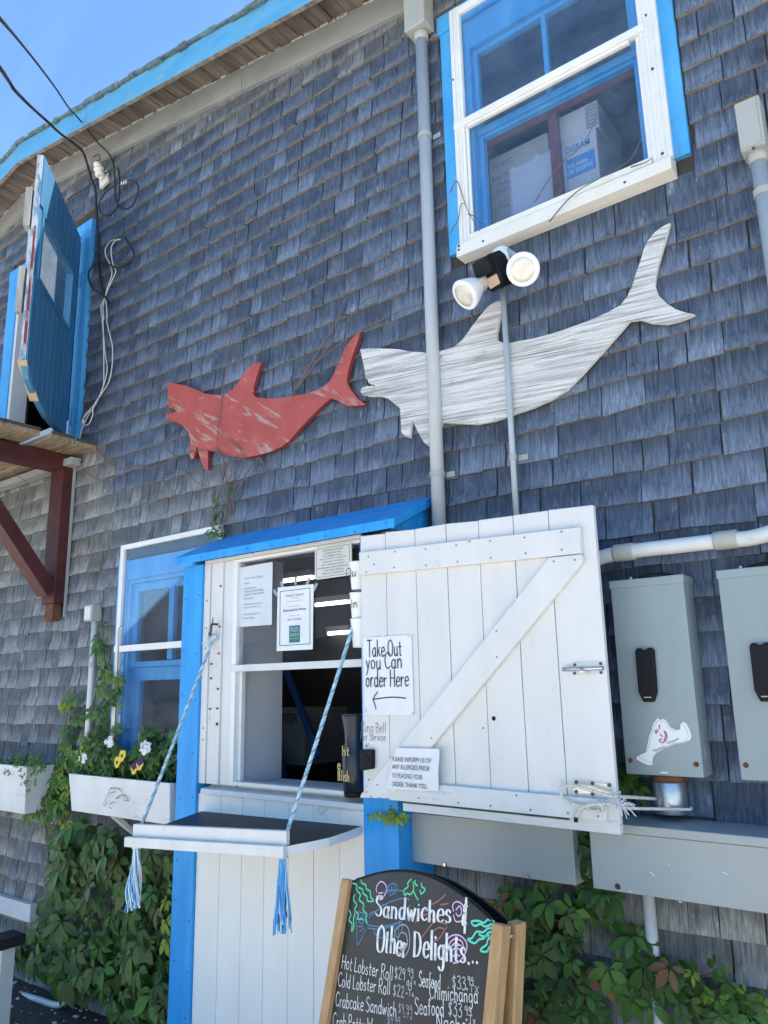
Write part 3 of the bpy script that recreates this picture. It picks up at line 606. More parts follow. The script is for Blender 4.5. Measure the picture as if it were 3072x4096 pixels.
# roof
m=MB(); xl,xr=-3.075,-1.735
m.hexa([(xl,-.285,2.238),(xr,-.285,2.238),(xr,-.004,2.376),(xl,-.004,2.376),(xl,-.285,2.277),(xr,-.285,2.277),(xr,-.004,2.415),(xl,-.004,2.415)])
m.build('roof',M['blue'],BO,bevel=.003)
m=MB()
for x in (-1.775,-2.99): m.prism([(x,-.25,2.24),(x,-.02,2.24),(x,-.02,2.365),(x,-.25,2.252)],(.02,0,0))
m.build('roof_cheek',M['blue'],BO)['kind']='stuff'
MB().box(-2.92,-1.95,YF-.006,YF+.04,2.2355,2.25).build('head_trim',M['white'],BO)
m=MB()
for x in (-3.04,-2.95,-1.92,-1.81):
    for z in [.25+.23*k for k in range(9)]: m.lathe((x+rng.uniform(-.01,.01),YF-.0165,z+rng.uniform(-.05,.05)),(0,-1,0),[(-.001,.0042),(.001,.0038)],7)
for k in range(9): m.lathe((-3.03+k*.157,-.2855,2.257+rng.uniform(-.008,.008)),(0,-1,0),[(-.001,.004),(.001,.0035)],7)
m.build('nail_heads',M['screw'],BO)['kind']='stuff'
m=MB()
for k in range(16): m.lathe((rng.choice((-2.90,-2.86,-2.81)),YF-.0045,1.3+rng.uniform(0,.9)),(0,-1,0),[(-.008,.0045),(.001,.004)],7)
m.build('screws',M['screw'],BO)['kind']='stuff'
# strap hinge below the sill
hb=at(R7(1255,285),YF-.006)
m=MB(); P=[at(R7(*q),YF-.004) for q in ((1500,250),(1500,300),(1300,278),(1275,300),(1255,322),(1240,300),(1215,290),(1238,275),(1245,245),(1262,262),(1290,268))]; m.prism(P,(0,.004,0)); m.lathe(hb,(0,-1,0),[(-.002,.012),(.004,.010)],10); m.lathe(at(R7(1370,275),YF-.005),(0,-1,0),[(0,.006),(.003,.004)],8)
m.build('strap_hinge',M['white'],BO)
# fold-down shelf
SHF={'fl':Vector((-2.885,-.60,1.068)),'fr':Vector((-2.035,-.55,1.110)),'br':Vector((-1.962,YF-.012,1.135)),'bl':Vector((-2.885,YF-.012,1.118))}
th=Vector((0,0,-.030)); f,g_,h,i_=SHF['fl'],SHF['fr'],SHF['br'],SHF['bl']
mid=(g_*.5+h*.5)+Vector((.035,-.02,0))
m=MB(); m.prism([f,g_,g_*.75+h*.25+Vector((.022,-.012,0)),mid,g_*.25+h*.75+Vector((.022,-.008,0)),h,i_],th,0,1); shelf=m.build('shelf',[M['shelf'],M['white']],BO)
ex=(g_-f).normalized(); ey=Vector((ex.y,-ex.x,0)).normalized(); ey=ey if ey.y<0 else -ey
MB().obox((f+g_)/2+ey*.012+Vector((0,0,-.016)),ex,ey,(0,0,1),(g_-f).length/2+.002,.011,.019).build('lip',M['white'],shelf,bevel=.003)
MB().obox((f+g_)/2-ey*.010+ex*.008+Vector((0,0,.025)),ex,ey,(0,0,1),(g_-f).length/2-.012,.0105,.0245).build('upper_lip',M['white'],shelf,bevel=.003)

# ---- open shutter
SY=-.30
def sp(p,y=SY): return at(p,y)
x_edges=[at(q,SY).x for q in ((778,1158),T(1,2,837,130),T(1,2,1028,105),T(1,2,1228,75),T(1,2,1438,45))]
x_edges+= [at(T(2,2,2,5),SY).x,at(T(2,2,232,0),SY).x,at(T(2,2,530,0),SY).x]
ztop_=[at((778,1158),SY).z,at((1283,1088),SY).z]; zbot=at((778,1700),SY).z
m=MB(); m.box(x_edges[0]+.01,x_edges[-1]-.01,SY+.0215,SY+.026,1.30,2.15); shut=m.build('shutter',M['white'],BO)
xa,xb_=x_edges[0],x_edges[-1]
zt2=lambda x: ztop_[0]+(ztop_[1]-ztop_[0])*(x-xa)/(xb_-xa)
for a,b in zip(x_edges,x_edges[1:]):
    j=rng.uniform(-.0012,.0012); zb2=1.262 if b<xb_-.01 else 1.235
    m=MB(); ja,jb=rng.uniform(-.004,.002),rng.uniform(-.004,.002)
    m.hexa([(a+.0012,SY+j,zb2),(b-.0012,SY+j,zb2),(b-.0012,SY+.021,zb2),(a+.0012,SY+.021,zb2),(a+.0012,SY+j,zt2(a)+ja),(b-.0012,SY+j,zt2(b)+jb),(b-.0012,SY+.021,zt2(b)+jb),(a+.0012,SY+.021,zt2(a)+ja)])
    m.build('board',M['white'],shut,bevel=.0025)
BY=SY-.0225
def plate(pts,y,th_,name,mt,parent,bevel=.002):
    return MB().prism([at(p,y) for p in pts],(0,th_,0)).build(name,mt,parent,bevel=bevel)
plate([T(1,2,665,262),T(2,2,437,95),T(2,2,445,268),T(2,2,240,289),T(1,2,672,410)],BY,.0215,'batten',M['white'],shut,.003)
plate([T(2,2,240,294),T(2,2,447,272),T(2,2,459,320),T(1,3,862,198),T(1,3,674,193),T(1,3,674,180)],BY-.0005,.022,'brace',M['white'],shut,.003)
plate([T(1,3,885,142),T(1,3,1180,108),T(2,3,0,152),T(2,3,612,205),T(2,3,607,350),T(1,3,860,207)],BY,.0215,'batten',M['white_worn'],shut,.003)
plate([T(1,3,950,226),T(2,3,702,372),T(2,3,703,435),T(1,3,952,278)],SY-.001,.024,'lower_rail',M['white_worn'],shut,.002)
plate([T(2,3,615,190),T(2,3,690,150),T(2,3,703,370),T(2,3,618,350)],SY-.001,.02,'end_block',M['white_worn'],shut,.002)
m=MB()
nl=[T(1,2,727,290),T(1,2,765,340),T(1,2,715,390),T(1,2,900,258),T(1,2,895,360),T(1,2,1098,240),T(1,2,1100,345),T(1,2,1297,215),T(1,2,1305,322),T(1,2,1385,190),T(1,2,1515,188),T(1,2,1520,298),T(2,2,80,165),T(2,2,88,268),T(2,2,320,128),T(2,2,322,245),T(2,2,270,320),T(2,2,408,310),T(1,2,1558,772),T(1,2,1560,940),T(1,2,1137,1465),T(1,2,1472,1400),T(1,3,715,155),T(1,3,785,108),T(1,3,800,195),T(1,3,748,185),T(1,3,730,75),T(1,3,1055,195),T(1,3,1310,225),T(1,3,1520,245),T(2,3,28,178),T(2,3,120,273),T(2,3,362,292),T(2,3,558,312)]
for q in nl: m.lathe(at(q,BY-.0005),(0,-1,0),[(-.001,.0035),(.0012,.003)],7)
m.build('nail_heads',M['ink3'],shut)['kind']='stuff'
m=MB(); m.lathe(at(T(1,2,1541,1338),SY-.001),(0,-1,0),[(-.002,.0075),(.0008,.0075)],14); m.build('knot_hole',M['black'],shut)
# slide bolt
bp=[at(q,SY-.0015) for q in (T(2,2,388,970),T(2,2,588,965),T(2,2,592,1050),T(2,2,395,1056))]
m=MB(); m.prism(bp,(0,.003,0)); bolt=m.build('slide_bolt',M['steel'],shut)
MB().tube([at(T(2,2,330,1020),SY-.014),at(T(2,2,590,1012),SY-.014)],.0065,10).build('bolt_rod',M['steel'],bolt,smooth=True)
m=MB(); m.tube([at(T(2,2,450,1012),SY-.016),at(T(2,2,450,1030),SY-.028),at(T(2,2,450,1036),SY-.034)],.0055,8); m.build('knob',M['steel'],bolt,smooth=True)
m=MB()
for q in ((405,990),(572,982),(405,1045),(575,1040)): m.lathe(at(T(2,2,*q),SY-.003),(0,-1,0),[(-.001,.005),(.002,.004)],8)
m.build('screws',M['screw'],bolt)['kind']='stuff'
# strap hinge at the lower right
m=MB(); m.prism([at(T(2,3,*q),SY-.004) for q in ((395,78),(640,105),(640,165),(402,165))],(0,.003,0)); hh=m.build('hinge',M['steel'],shut)
m=MB()
for q in ((415,92),(520,100),(628,112),(415,155),(520,168)): m.lathe(at(T(2,3,*q),SY-.006),(0,-1,0),[(-.002,.006),(.002,.005)],8)
m.build('screws',M['screw'],hh)['kind']='stuff'
m=MB(); hk=[at(T(2,3,*q),SY-.02) for q in ((290,120),(305,100),(330,108),(340,140),(335,160))]; m.tube(catmull(hk,3),.0028,6); m.build('hook',M['paper'],shut)

# ------------------------------------------------------------------ single-stroke handwriting
GL={
'T':"60;0 100 62 100|31 100 31 0",'O':"72;35 100 8 82 2 50 10 12 35 0 60 12 68 50 60 85 35 100",'C':"62;60 85 40 100 14 86 3 50 14 12 38 0 62 15",
'H':"64;4 100 4 0|58 100 58 0|4 52 58 52",'R':"60;5 100 5 0|5 98 40 100 55 80 42 55 6 50|25 50 58 0",'B':"58;5 100 5 0|5 100 40 98 50 76 36 54 6 52|36 54 56 40 52 10 30 0 5 0",
'F':"54;5 100 5 0|5 100 52 100|5 54 42 54",'S':"58;52 86 34 100 10 90 8 68 30 54 50 38 50 14 28 0 3 12",'D':"68;5 100 5 0|5 100 44 92 64 50 44 8 5 0",'L':"50;6 100 5 40 6 2|6 2 50 3",
'P':"54;5 100 5 0|5 98 40 100 52 78 40 55 6 50",'W':"88;2 100 22 0|22 0 43 70|43 70 64 0|64 0 84 100",'N':"62;5 0 5 100|5 100 56 0|56 0 56 100",'Q':"74;35 100 8 82 2 50 10 12 35 0 60 12 68 50 60 85 35 100|44 22 72 -8",'X':"58;4 100 54 0|54 100 4 0",
'a':"54;46 45 28 56 8 42 6 14 24 0 40 10 47 30|47 55 46 12 54 0",'b':"50;6 100 6 2|6 35 26 55 46 40 44 12 24 0 6 8",'c':"46;44 46 26 56 7 40 7 14 24 0 46 10",'d':"54;46 40 28 55 8 42 7 12 24 0 44 14|47 100 46 10 52 0",
'e':"48;6 30 44 32 40 52 24 56 8 42 6 14 24 0 46 10",'f':"38;38 90 26 100 18 86 18 0|4 55 34 55",'g':"52;46 42 28 56 8 42 8 14 26 4 46 18|47 55 46 -20 28 -38 6 -26",'h':"50;6 100 6 0|6 34 26 55 42 42 44 0",
'i':"18;9 55 9 0|8 76 11 79",'k':"48;6 100 6 0|42 55 8 24|18 32 46 0",'l':"18;9 100 9 0",'m':"76;6 55 6 0|6 36 22 56 36 42 37 0|37 38 54 56 68 42 69 0",'n':"52;6 55 6 0|6 34 26 56 44 42 45 0",
'o':"50;26 56 8 44 6 14 24 0 44 12 46 42 26 56",'p':"50;6 55 6 -36|6 36 26 56 46 40 44 12 24 0 6 8",'r':"38;6 55 6 0|6 30 20 52 38 52",'s':"42;38 46 22 56 8 46 12 34 32 24 36 8 20 0 3 6",
't':"38;18 85 18 10 34 2|2 56 36 56",'u':"52;6 55 7 12 24 0 44 16|45 55 46 8 52 0",'v':"44;4 55 22 0|22 0 42 55",'w':"70;4 55 18 0|18 0 35 45|35 45 50 0|50 0 66 55",'x':"44;4 55 42 0|42 55 4 0",'y':"48;6 55 24 8|46 55 24 -4 8 -36",
'0':"48;24 100 6 80 5 20 24 0 42 20 43 80 24 100",'2':"52;6 80 22 98 44 90 44 66 6 2|6 2 52 2",'3':"50;6 92 28 100 44 82 20 54|20 54 46 46 46 14 24 0 4 10",'9':"50;44 74 28 98 8 84 12 60 34 58 44 76|44 80 40 0",
'$':"50;46 82 28 92 10 80 14 60 40 40 42 20 26 8 6 18|27 104 27 -4",'+':"44;4 35 40 35|22 54 22 16",'.':"18;7 2 10 5",'&':"46;40 78 14 82 12 60 34 54|34 54 6 46 6 16 38 22|24 104 24 -8",'I':"20;9 100 9 0"}
def glyph(ch):
    w_,s_=GL[ch].split(';'); out=[]
    for st in s_.split('|'):
        n_=[float(q) for q in st.split()]; out.append([(n_[i]/100,n_[i+1]/100) for i in range(0,len(n_),2)])
    return float(w_)/100,out
def hand(mb,text,o,ux,uy,nrm,size,pen,xs_=1.0,track=.14,thin=None,fit=None,seed=0,jit=.02,m=0):
    rr=random.Random(seed+len(text)); 
    tot=sum((glyph(c)[0]+track if c!=' ' else .34) for c in text)
    if fit: xs_=fit/(tot*size)
    ux=Vector(ux).normalized(); uy=Vector(uy).normalized(); nrm=Vector(nrm).normalized(); o=Vector(o); x=0
    for c in text:
        if c==' ': x+=.34; continue
        w_,sts=glyph(c); dy=rr.uniform(-jit,jit); sc_=1+rr.uniform(-jit,jit)*1.5
        for st in sts:
            P=[o+ux*((x+px*sc_+rr.uniform(-.006,.006))*size*xs_)+uy*((py*sc_+dy+rr.uniform(-.006,.006))*size)+nrm*.0006 for px,py in st]
            P=catmull(P,4) if len(P)>2 else P
            wf=(lambda t:pen) if thin is None else (lambda t:thin+(pen-thin)*abs(t.dot(uy))**1.6)
            mb.ribbon(P,wf,nrm,m)
        x+=w_+track
    return mb

# ------------------------------------------------------------------ notices on the booth
def frame_of(tl,tr,bl,y):
    a,b,c_=at(tl,y),at(tr,y),at(bl,y); return a,b,c_
def sheet(name,label,tl,tr,br,bl,y,mt,cat='sign',wavy=.002):
    a,b,c_,d_=at(tl,y),at(tr,y),at(br,y),at(bl,y)
    t=thing(name,label,cat,(a+b+c_+d_)/4); m=MB(); N=6; V=[];Fc=[]
    for i in range(N+1):
        for j in range(N+1):
            u,v=i/N,j/N; p=(a*(1-u)+b*u)*(1-v)+(d_*(1-u)+c_*u)*v; p.y-=wavy*(.5+.5*math.sin(3.1*u+5*v+u*v*4)); V.append(p)
    for i in range(N):
        for j in range(N): q=i*(N+1)+j; Fc.append((q,q+1,q+N+2,q+N+1))
    m.add(V,Fc); m.build('sheet',mt,t,smooth=True)
    return t,a,b,c_,d_
t,a,b,c_,d_=sheet('paper_notice','handwritten white paper reading Take Out you Can order Here with an arrow','paper sign' and T(1,2,695,815),T(1,2,1008,795),T(1,2,1025,1315),T(1,2,706,1318),SY-.004,M['paper'],'notice',.001)
NYv=NY; pu=lambda x,y:at(T(1,2,x,y),SY-.0062)
m=MB(); pw=.0042
hand(m,'Take Out',pu(722,940),UX,UZ,NY,.060,pw,fit=(pu(945,930).x-pu(722,940).x)*1.02); hand(m,'you Can',pu(712,1020),UX,UZ,NY,.058,pw,fit=(pu(948,1010).x-pu(712,1020).x)*1.02,seed=3); hand(m,'order Here',pu(712,1135),UX,UZ,NY,.060,pw,fit=(pu(990,1130).x-pu(712,1135).x)*1.02,seed=5)
for st in (((970,1207),(880,1200),(758,1214)),((787,1167),(770,1190),(757,1214)),((757,1214),(768,1245),(778,1278))): m.ribbon(catmull([pu(*q) for q in st],4),lambda t_:pw,NY)
m.build('lettering',M['ink'],t)
m=MB()
for q in ((727,828,8,2),(987,807,8,2),(712,1288,2,10),(1017,1305,6,6)): c0=pu(q[0],q[1]); m.obox(c0,(1,0,.1),(0,1,0),(0,0,1),.004 if q[2]>q[3] else .001,.0008,.001 if q[2]>q[3] else .005)
m.build('staples',M['steel'],t)['kind']='stuff'
m=MB(); pu2=lambda x,y:at(T(1,2,x,y),SY-.0006)
hand(m,'Ring Bell',pu2(683,1425),UX,UZ,NY,.036,.0023,fit=(pu2(848,1425).x-pu2(683,1425).x),seed=2,jit=.04); hand(m,'For Service',pu2(678,1478),UX,UZ,NY,.028,.0021,fit=(pu2(843,1478).x-pu2(678,1478).x),seed=4,jit=.04)
for st in (((715,1487),(718,1522)),((703,1502),(718,1522)),((732,1498),(718,1522))): m.ribbon([pu2(*q)+NY*.0006 for q in st],lambda t_:.0022,NY)
m.build('lettering',M['ink3'],shut)['label']='Ring Bell For Service written in pencil on the shutter'
t,a,b,c_,d_=sheet('paper_notice','creased white paper asking to inform of any allergies, at the shutter bottom','x' and T(1,2,915,1528),T(1,2,1190,1535),T(1,3,1183,150),T(1,3,843,135),BY-.008,M['paper'],'notice',.006)
for k,(s_,y0) in enumerate((('PLEASE INFORM US OF',1600),('ANY ALLERGIES PRIOR',1650),('TO PLACING YOUR',1707),('ORDER. THANK YOU.',1762))):
    x0=880; x1=(1132,1124,1077,1108)[k]; p0=at(T(1,2,x0,y0),BY-.0155); p1=at(T(1,2,x1,y0),BY-.0155)
    lettering(s_,p0,UX,UZ,t,M['ink'],height=.0155,width=p1.x-p0.x,align='LEFT')
t=thing('door_bell','small black doorbell button below Ring Bell writing on the shutter','doorbell',at(T(1,2,710,1600),SY))
m=MB(); m.prism([at(q,SY-.024) for q in (T(1,2,668,1540),T(1,2,750,1540),T(1,3,750,8),T(1,3,668,20))],(0,.0235,0)); m.build('case',M['black'],t,bevel=.006)
m=MB(); m.lathe(at(T(1,2,708,1605),SY-.0245),(0,-1,0),[(-.001,.016),(.002,.015)],20); m.build('button',M['black'],t)
GYo=YF-.0045
t,a,b,c_,d_=sheet('paper_notice','greyish letter about very limited staff in the window top left','x' and R5(118,255),R5(402,205),R5(395,735),R5(118,755),YF+.018,M['paper_o'],'notice',.001)
y_=YF+.0165
for s_,x0,x1,y0 in (('DUE TO VERY LIMITED',160,320,350),('STAFF.',160,210,385),('LONGER WAIT',160,265,432),('TIMES FOR PREPARED',160,322,460),('COOKED FOOD ORDERS',160,328,486),('ARE LIKELY.',158,247,515),('WE THANK YOU FOR',157,308,568),('YOUR PATIENCE. :))',157,300,595),('The Menemsha Fish',155,297,650),('Market Team',155,247,680)):
    yy=y0-(x1-x0)*.04; p0=at(R5(x0,yy+6),y_); p1=at(R5(x1,yy-6),y_); lettering(s_,p0,UX,UZ,t,M['ink2'],height=.0085,width=p1.x-p0.x,align='LEFT')
t,a,b,c_,d_=sheet('award_certificate','white certificate with green border and Best Chowder, taped to the glass','x' and R5(445,422),R5(748,392),R5(740,942),R5(435,958),YF+.017,M['paper'],'certificate',.001)
y_=YF+.0155; cx=(a+b+c_+d_)/4; hw=(b.x-a.x)/2; hh_=(a.z-d_.z)/2
m=MB(); framebox(m,cx.x-hw*.84,cx.x+hw*.84,cx.z-hh_*.84,cx.z+hh_*.88,.003,y_-.0005,y_); m.build('border',M['green_line'],t)
def cl(s_,v,wd_,mt,h_): lettering(s_,(cx.x,y_-.0006,cx.z+hh_*v),UX,UZ,t,mt,height=h_,width=hw*2*wd_)
cl("Martha's Vineyard",.70,.50,M['ink2'],.016); cl('MAGAZINE',.615,.18,M['ink2'],.004); cl('Bringing Out the Best of the Vineyard',.52,.46,M['ink2'],.006); cl('CONGRATULATIONS',.36,.32,M['ink2'],.004); cl('Menemsha Fish Market',.25,.63,M['ink'],.011); cl('ON BEING VOTED',.07,.28,M['ink2'],.004); cl('Best Chowder',-.04,.38,M['ink2'],.010)
MB().box(cx.x-hw*.29,cx.x+hw*.29,y_-.0012,y_-.0004,cx.z-hh_*.76,cx.z-hh_*.24).build('badge',M['teal'],t)
cy=y_-.0016
for s_,v,wd_,mt,h_ in (('Best of the',-.32,.20,M['paper'],.008),('Vineyard',-.40,.22,M['paper'],.009),('2022',-.52,.24,M['lime'],.012),("Martha's Vineyard",-.64,.22,M['paper_o'],.006)): lettering(s_,(cx.x,cy,cx.z+hh_*v),UX,UZ,t,mt,height=h_,width=hw*2*wd_)
m=MB()
for q,r_ in (((425,465),.7),((480,400),.5),((595,365),0),((700,370),-.5),((762,415),-.6)): m.obox(at(R5(*q),YF+.0175),(math.cos(r_),0,math.sin(r_)),(0,1,0),(-math.sin(r_),0,math.cos(r_)),.008,.0004,.017)
m.build('tape',mat('grey_tape',(.30,.31,.33),rough=.5),t)['kind']='stuff'
# advisory plate with rounded corners, bordered
pa=[at(q,YF-.002) for q in (R5(760,95),R5(1072,30),R5(1062,322),R5(755,352))]
t=thing('advisory_plate','cream consumer advisory plate with rounded corners at the window top','sign',sum(pa,Vector())/4)
cxp=sum(pa,Vector())/4; ux_=((pa[1]-pa[0])+(pa[2]-pa[3])).normalized(); wz=((pa[0]-pa[3]).length+(pa[1]-pa[2]).length)/4; wx=((pa[1]-pa[0]).length+(pa[2]-pa[3]).length)/4; uz_=Vector((-ux_.z,0,ux_.x))
def rrect(c0,ux,uz,hx,hz,r_,n=4):
    P=[]
    for sx_,sz_,a0 in ((1,1,0),(-1,1,90),(-1,-1,180),(1,-1,270)):
        for k in range(n+1):
            an=R(a0+90*k/n); P.append(c0+ux*(sx_*(hx-r_)+r_*math.cos(an))+uz*(sz_*(hz-r_)+r_*math.sin(an)))
    return P
MB().prism(rrect(cxp,ux_,uz_,wx,wz,.012),(0,.004,0)).build('plate',M['plate'],t)
o_=rrect(cxp+NY*.0008,ux_,uz_,wx*.90,wz*.88,.010); m=MB(); m.ribbon(o_+[o_[0]],lambda t_:.0016,NY); m.build('border',M['ink'],t)
lines=['CONSUMER ADVISORY','CONSUMING RAW','OR UNDERCOOKED','MEATS, POULTRY, SEAFOOD,','SHELLFISH, OR EGGS','MAY INCREASE RISK OF','FOODBORNE ILLNESS ESPECIALLY','IF YOU HAVE CERTAIN','MEDICAL CONDITIONS']; wl=[.58,.46,.50,.72,.56,.62,.86,.56,.58]
for k,(s_,w_) in enumerate(zip(lines,wl)): lettering(s_,cxp+NY*.0012+uz_*(wz*(.72-.178*k)),ux_,uz_,t,M['ink'],height=wz*.085,width=wx*2*w_)
# paper cups hung at the window edge
for k,(q,lab,wd2,col_) in enumerate(((R5(1100,330),'top paper cup with black lettering hung at the window edge','Qu','ink'),(R5(1105,590),'middle paper cup with black lettering behind the rope knot','Pin','ink'),(R5(1112,810),'lowest paper cup with blue lettering hung beside the shutter','u','bluelabel'))):
    c0=at(q,YF-.03); c0.x+=.02; t=thing('paper_cup',lab,'cup',c0,'paper cups at the window edge')
    m=MB(); m.lathe(c0+Vector((0,0,-.055)),(.03,0,1),[(0,.030),(.002,.032),(.05,.037),(.105,.043),(.108,.045),(.111,.043)],24); m.build('cup_body',M['cup'],t,smooth=True)
    m=MB(); hand(m,wd2,c0+Vector((-.033,-.0415,-.005)),UX,UZ,NY,.034,.0032,seed=k); m.build('lettering',M[col_],t)
# tumbler on the sill
c0=at(R5(1050,2180),YF-.0); c0=Vector((c0.x+.012,YF+.02,1.233)); t=thing('tumbler','dark navy tumbler with gold writing standing on the order window sill','tumbler',c0)
m=MB(); m.lathe(c0,(0,0,1),[(0,.040),(.004,.044),(.022,.045)],28); m.build('base',M['black'],t,smooth=True)
m=MB(); m.lathe(c0+Vector((0,0,.0225)),(0,0,1),[(0,.046),(.05,.050),(.12,.051),(.15,.045),(.18,.039),(.22,.041),(.27,.050),(.28,.0515),(.284,.050)],28); m.build('tumbler_body',M['tumbler'],t,smooth=True)
m=MB()
hand(m,'ht',c0+Vector((-.02,-.0515,.155)),UX,UZ,NY,.034,.004); hand(m,'e',c0+Vector((-.045,-.0525,.105)),UX,UZ,NY,.034,.004); hand(m,'llfish',c0+Vector((-.043,-.0525,.062)),UX,UZ,NY,.038,.004,fit=.062)
m.build('lettering',M['gold'],t)

# inside the shop: fluorescent battens, lobster carton, leaning blue boards
for q0,q1,y_,lab in ((R5(405,380),R5(745,335),1.2,'long lit fluorescent tube high inside the shop, above the certificate'),(R5(765,567),R5(1075,540),1.6,'lit fluorescent tube inside the shop, right of the certificate'),(R5(870,806),R5(1060,800),1.85,'short distant lit fluorescent tube inside the shop')):
    a,b=at(q0,y_),at(q1,y_); a.z=b.z=(a.z+b.z)/2; t=thing('fluorescent_lamp',lab,'lamp',a,'lamps inside the shop')
    MB().tube([a,b],.013,8).build('tube',M['tube'],t); MB().box(a.x,b.x,y_-.03,y_+.03,a.z+.0135,a.z+.05).build('lamp_housing',M['curtain'],t)
a,b,c_=at(R5(395,1490),.45),at(R5(610,1490),.45),at(R5(400,1590),.45)
t=thing('lobster_carton','dim carton printed LOBSTER inside the order window','carton',(a.x,.45,1.2)); MB().box(a.x-.12,b.x+.05,.455,.8,1.25,a.z+.03).build('box_body',mat('brown_carton',(.16,.15,.15),rough=.8),t)
lettering('LOBSTER',(a+b)/2+Vector((-.01,-.0,-.02)),UX,UZ,t,M['ink'],height=.05,width=(b.x-a.x)*1.15,bold=.03)
for q0,q1,lab in ((R5(510,1100),R5(790,1850),'long dark blue board leaning inside the order window'),(R5(385,1480),R5(500,2020),'second blue board leaning low inside the order window, at the left')):
    a,b=at(q0,.55),at(q1,.35); t=thing('leaning_board',lab,'board',b,'blue boards inside the window'); MB().bar(a,b,.036,.016).build('board',mat('dark_blue_board',(.010,.045,.15),rough=.6),t)

# ropes, hook, tassels
def rope(name,label,a,b,end,r_=.0075):
    t=thing(name,label,'rope',b,'shelf ropes'); a=Vector(a);b=Vector(b); m=[MB(),MB()]; L=(b-a).length; n=int(L/.006); d=(b-a).normalized(); u=d.orthogonal().normalized(); v=d.cross(u)
    for k in range(3):
        P=[]
        for i in range(n+1):
            s_=i/n; an=2*math.pi*(s_*L/.045+k/3); P.append(a+(b-a)*s_+Vector((0,0,-.006*math.sin(math.pi*s_)))+(u*math.cos(an)+v*math.sin(an))*r_*.52)
        m[0 if k else 1].tube(P,r_*.58,6)
    m[0].build('strand',M['rope'],t,smooth=True)['kind']='stuff'; m[1].build('strand',M['rope_2'],t,smooth=True)
    kn=MB(); kn.lathe(a,d,[(-.016,.008),(-.008,.017),(.004,.018),(.014,.010)],12); kn.build('knot',M['rope'],t,smooth=True)
    fr=[MB(),MB(),MB()]; rr=random.Random(int(abs(b.x)*100))
    for k in range(end[1]):
        w_=rr.random(); mi=0 if w_<end[2] else (1 if w_<.975 else 2); an=rr.uniform(0,6.28); q=rr.uniform(.2,1); le=end[0]*rr.uniform(.72,1.02)
        top=b+Vector((0,0,-.04)); P=[]
        for i in range(6):
            s_=i/5; spread=.012+.024*s_*q; P.append(top+Vector((math.cos(an+s_*end[3])*spread*q,math.sin(an+s_*end[3])*spread*q+.0,-le*s_))+Vector((rr.uniform(-.006,.006)*s_,rr.uniform(-.005,.005)*s_,0)))
        fr[mi].tube(catmull(P,2),rr.uniform(.0018,.0038),5)
    for q,mt in zip(fr,('rope_b','rope_w','rope_r')):
        if q.v: q.build('fibres',M[mt],t)['kind']='stuff'
    kn=MB(); kn.tube(catmull([b+Vector((.014*math.cos(q*1.05),.014*math.sin(q*1.05),-.036-.003*(q%2))) for q in range(7)],3),.006,6); kn.build('stopper_knot',M['rope_w'],t,smooth=True)
    return t
hook=at(T(0,2,1385,770),YF-.02)
t=rope('shelf_rope','braided rope from the left jamb hook down to the shelf left end',hook+Vector((0,0,-.03)),f+Vector((.035,.012,.0)),(.235,60,.30,2.2))
m=MB(); m.tube(catmull([hook+Vector((.004,.018,.03)),hook+Vector((.004,-.002,.03)),hook+Vector((.010,-.02,.028)),hook+Vector((.012,-.026,.0)),hook+Vector((.0,-.022,-.022)),hook+Vector((-.012,-.015,-.01))],4),.0055,8); m.tube([hook+Vector((.01,-.02,.02)),hook+Vector((.02,-.022,.06))],[.004,.002],6)
m.build('hook',M['screw'],t,smooth=True)
m=MB(); rr=random.Random(5)
for k in range(40):
    p=hook+Vector((-.02,-.012,-.045)); e=Vector((rr.uniform(-.035,.01),rr.uniform(-.02,.015),rr.uniform(-.03,.03))); m.tube(catmull([p,p+e*.6+Vector((0,0,rr.uniform(-.01,.01))),p+e],2),.0012,4)
m.build('frayed_end',M['rope_w'],t)['kind']='stuff'
rope('shelf_rope','braided rope from beside the shutter down to the shelf right end',at(R5(1110,650),YF-.045),g_+Vector((-.03,.01,.0)),(.245,70,.72,.5))

# ------------------------------------------------------------------ shark signs
rs=[(410,250),(440,258),(490,268),(535,285),(575,303),(610,309),(650,308),(675,300),(700,280),(725,250),(745,215),(765,190),(790,170),(825,163),(812,200),(800,240),(790,275),(788,305),(800,320),(850,325),(900,325),(950,318),(1010,305),(1060,292),(1100,272),(1130,245),(1150,205),(1170,160),(1190,110),(1215,70),(1240,45),(1262,30),(1252,70),(1233,120),(1220,160),(1208,205),(1202,235),(1205,260),(1222,290),(1250,325),(1286,352),(1250,357),(1210,357),(1185,348),(1160,333),(1130,325),(1100,350),(1060,390),(1020,430),(980,475),(945,515),(910,540),(860,562),(800,578),(750,588),(700,583),(650,572),(620,560),(588,557),(588,640),(573,638),(560,610),(548,570),(540,535),(532,560),(525,590),(515,595),(508,575),(507,545),(510,520),(507,490),(495,465),(475,445),(450,432),(420,422),(403,415),(403,400),(408,389),(415,395),(422,386),(430,394),(437,384),(452,382),(440,374),(435,366),(430,377),(426,364),(420,371),(414,356),(411,320)]
t=thing('shark_sign','red painted wooden shark cutout on the shingles','shark sign',at(RS(750,400),-.03))
MB().prism([at(RS(*q),-.042) for q in rs],(0,.022,0),0,1).build('cutout',[M['red'],M['redside']],t)
ws=[T(1,1,*q) for q in ((675,605),(740,598),(850,600),(930,605),(1000,618),(1110,628),(1200,615),(1290,585),(1340,540),(1400,455),(1450,390),(1500,330),(1550,295),(1592,284),(1592,340),(1575,420),(1560,500),(1562,545),(1600,562),(1655,561))]
ws+=[T(2,1,*q) for q in ((60,547),(130,537),(270,500),(400,455),(520,410),(620,365),(700,320),(745,265),(780,190),(815,80),(842,0))]
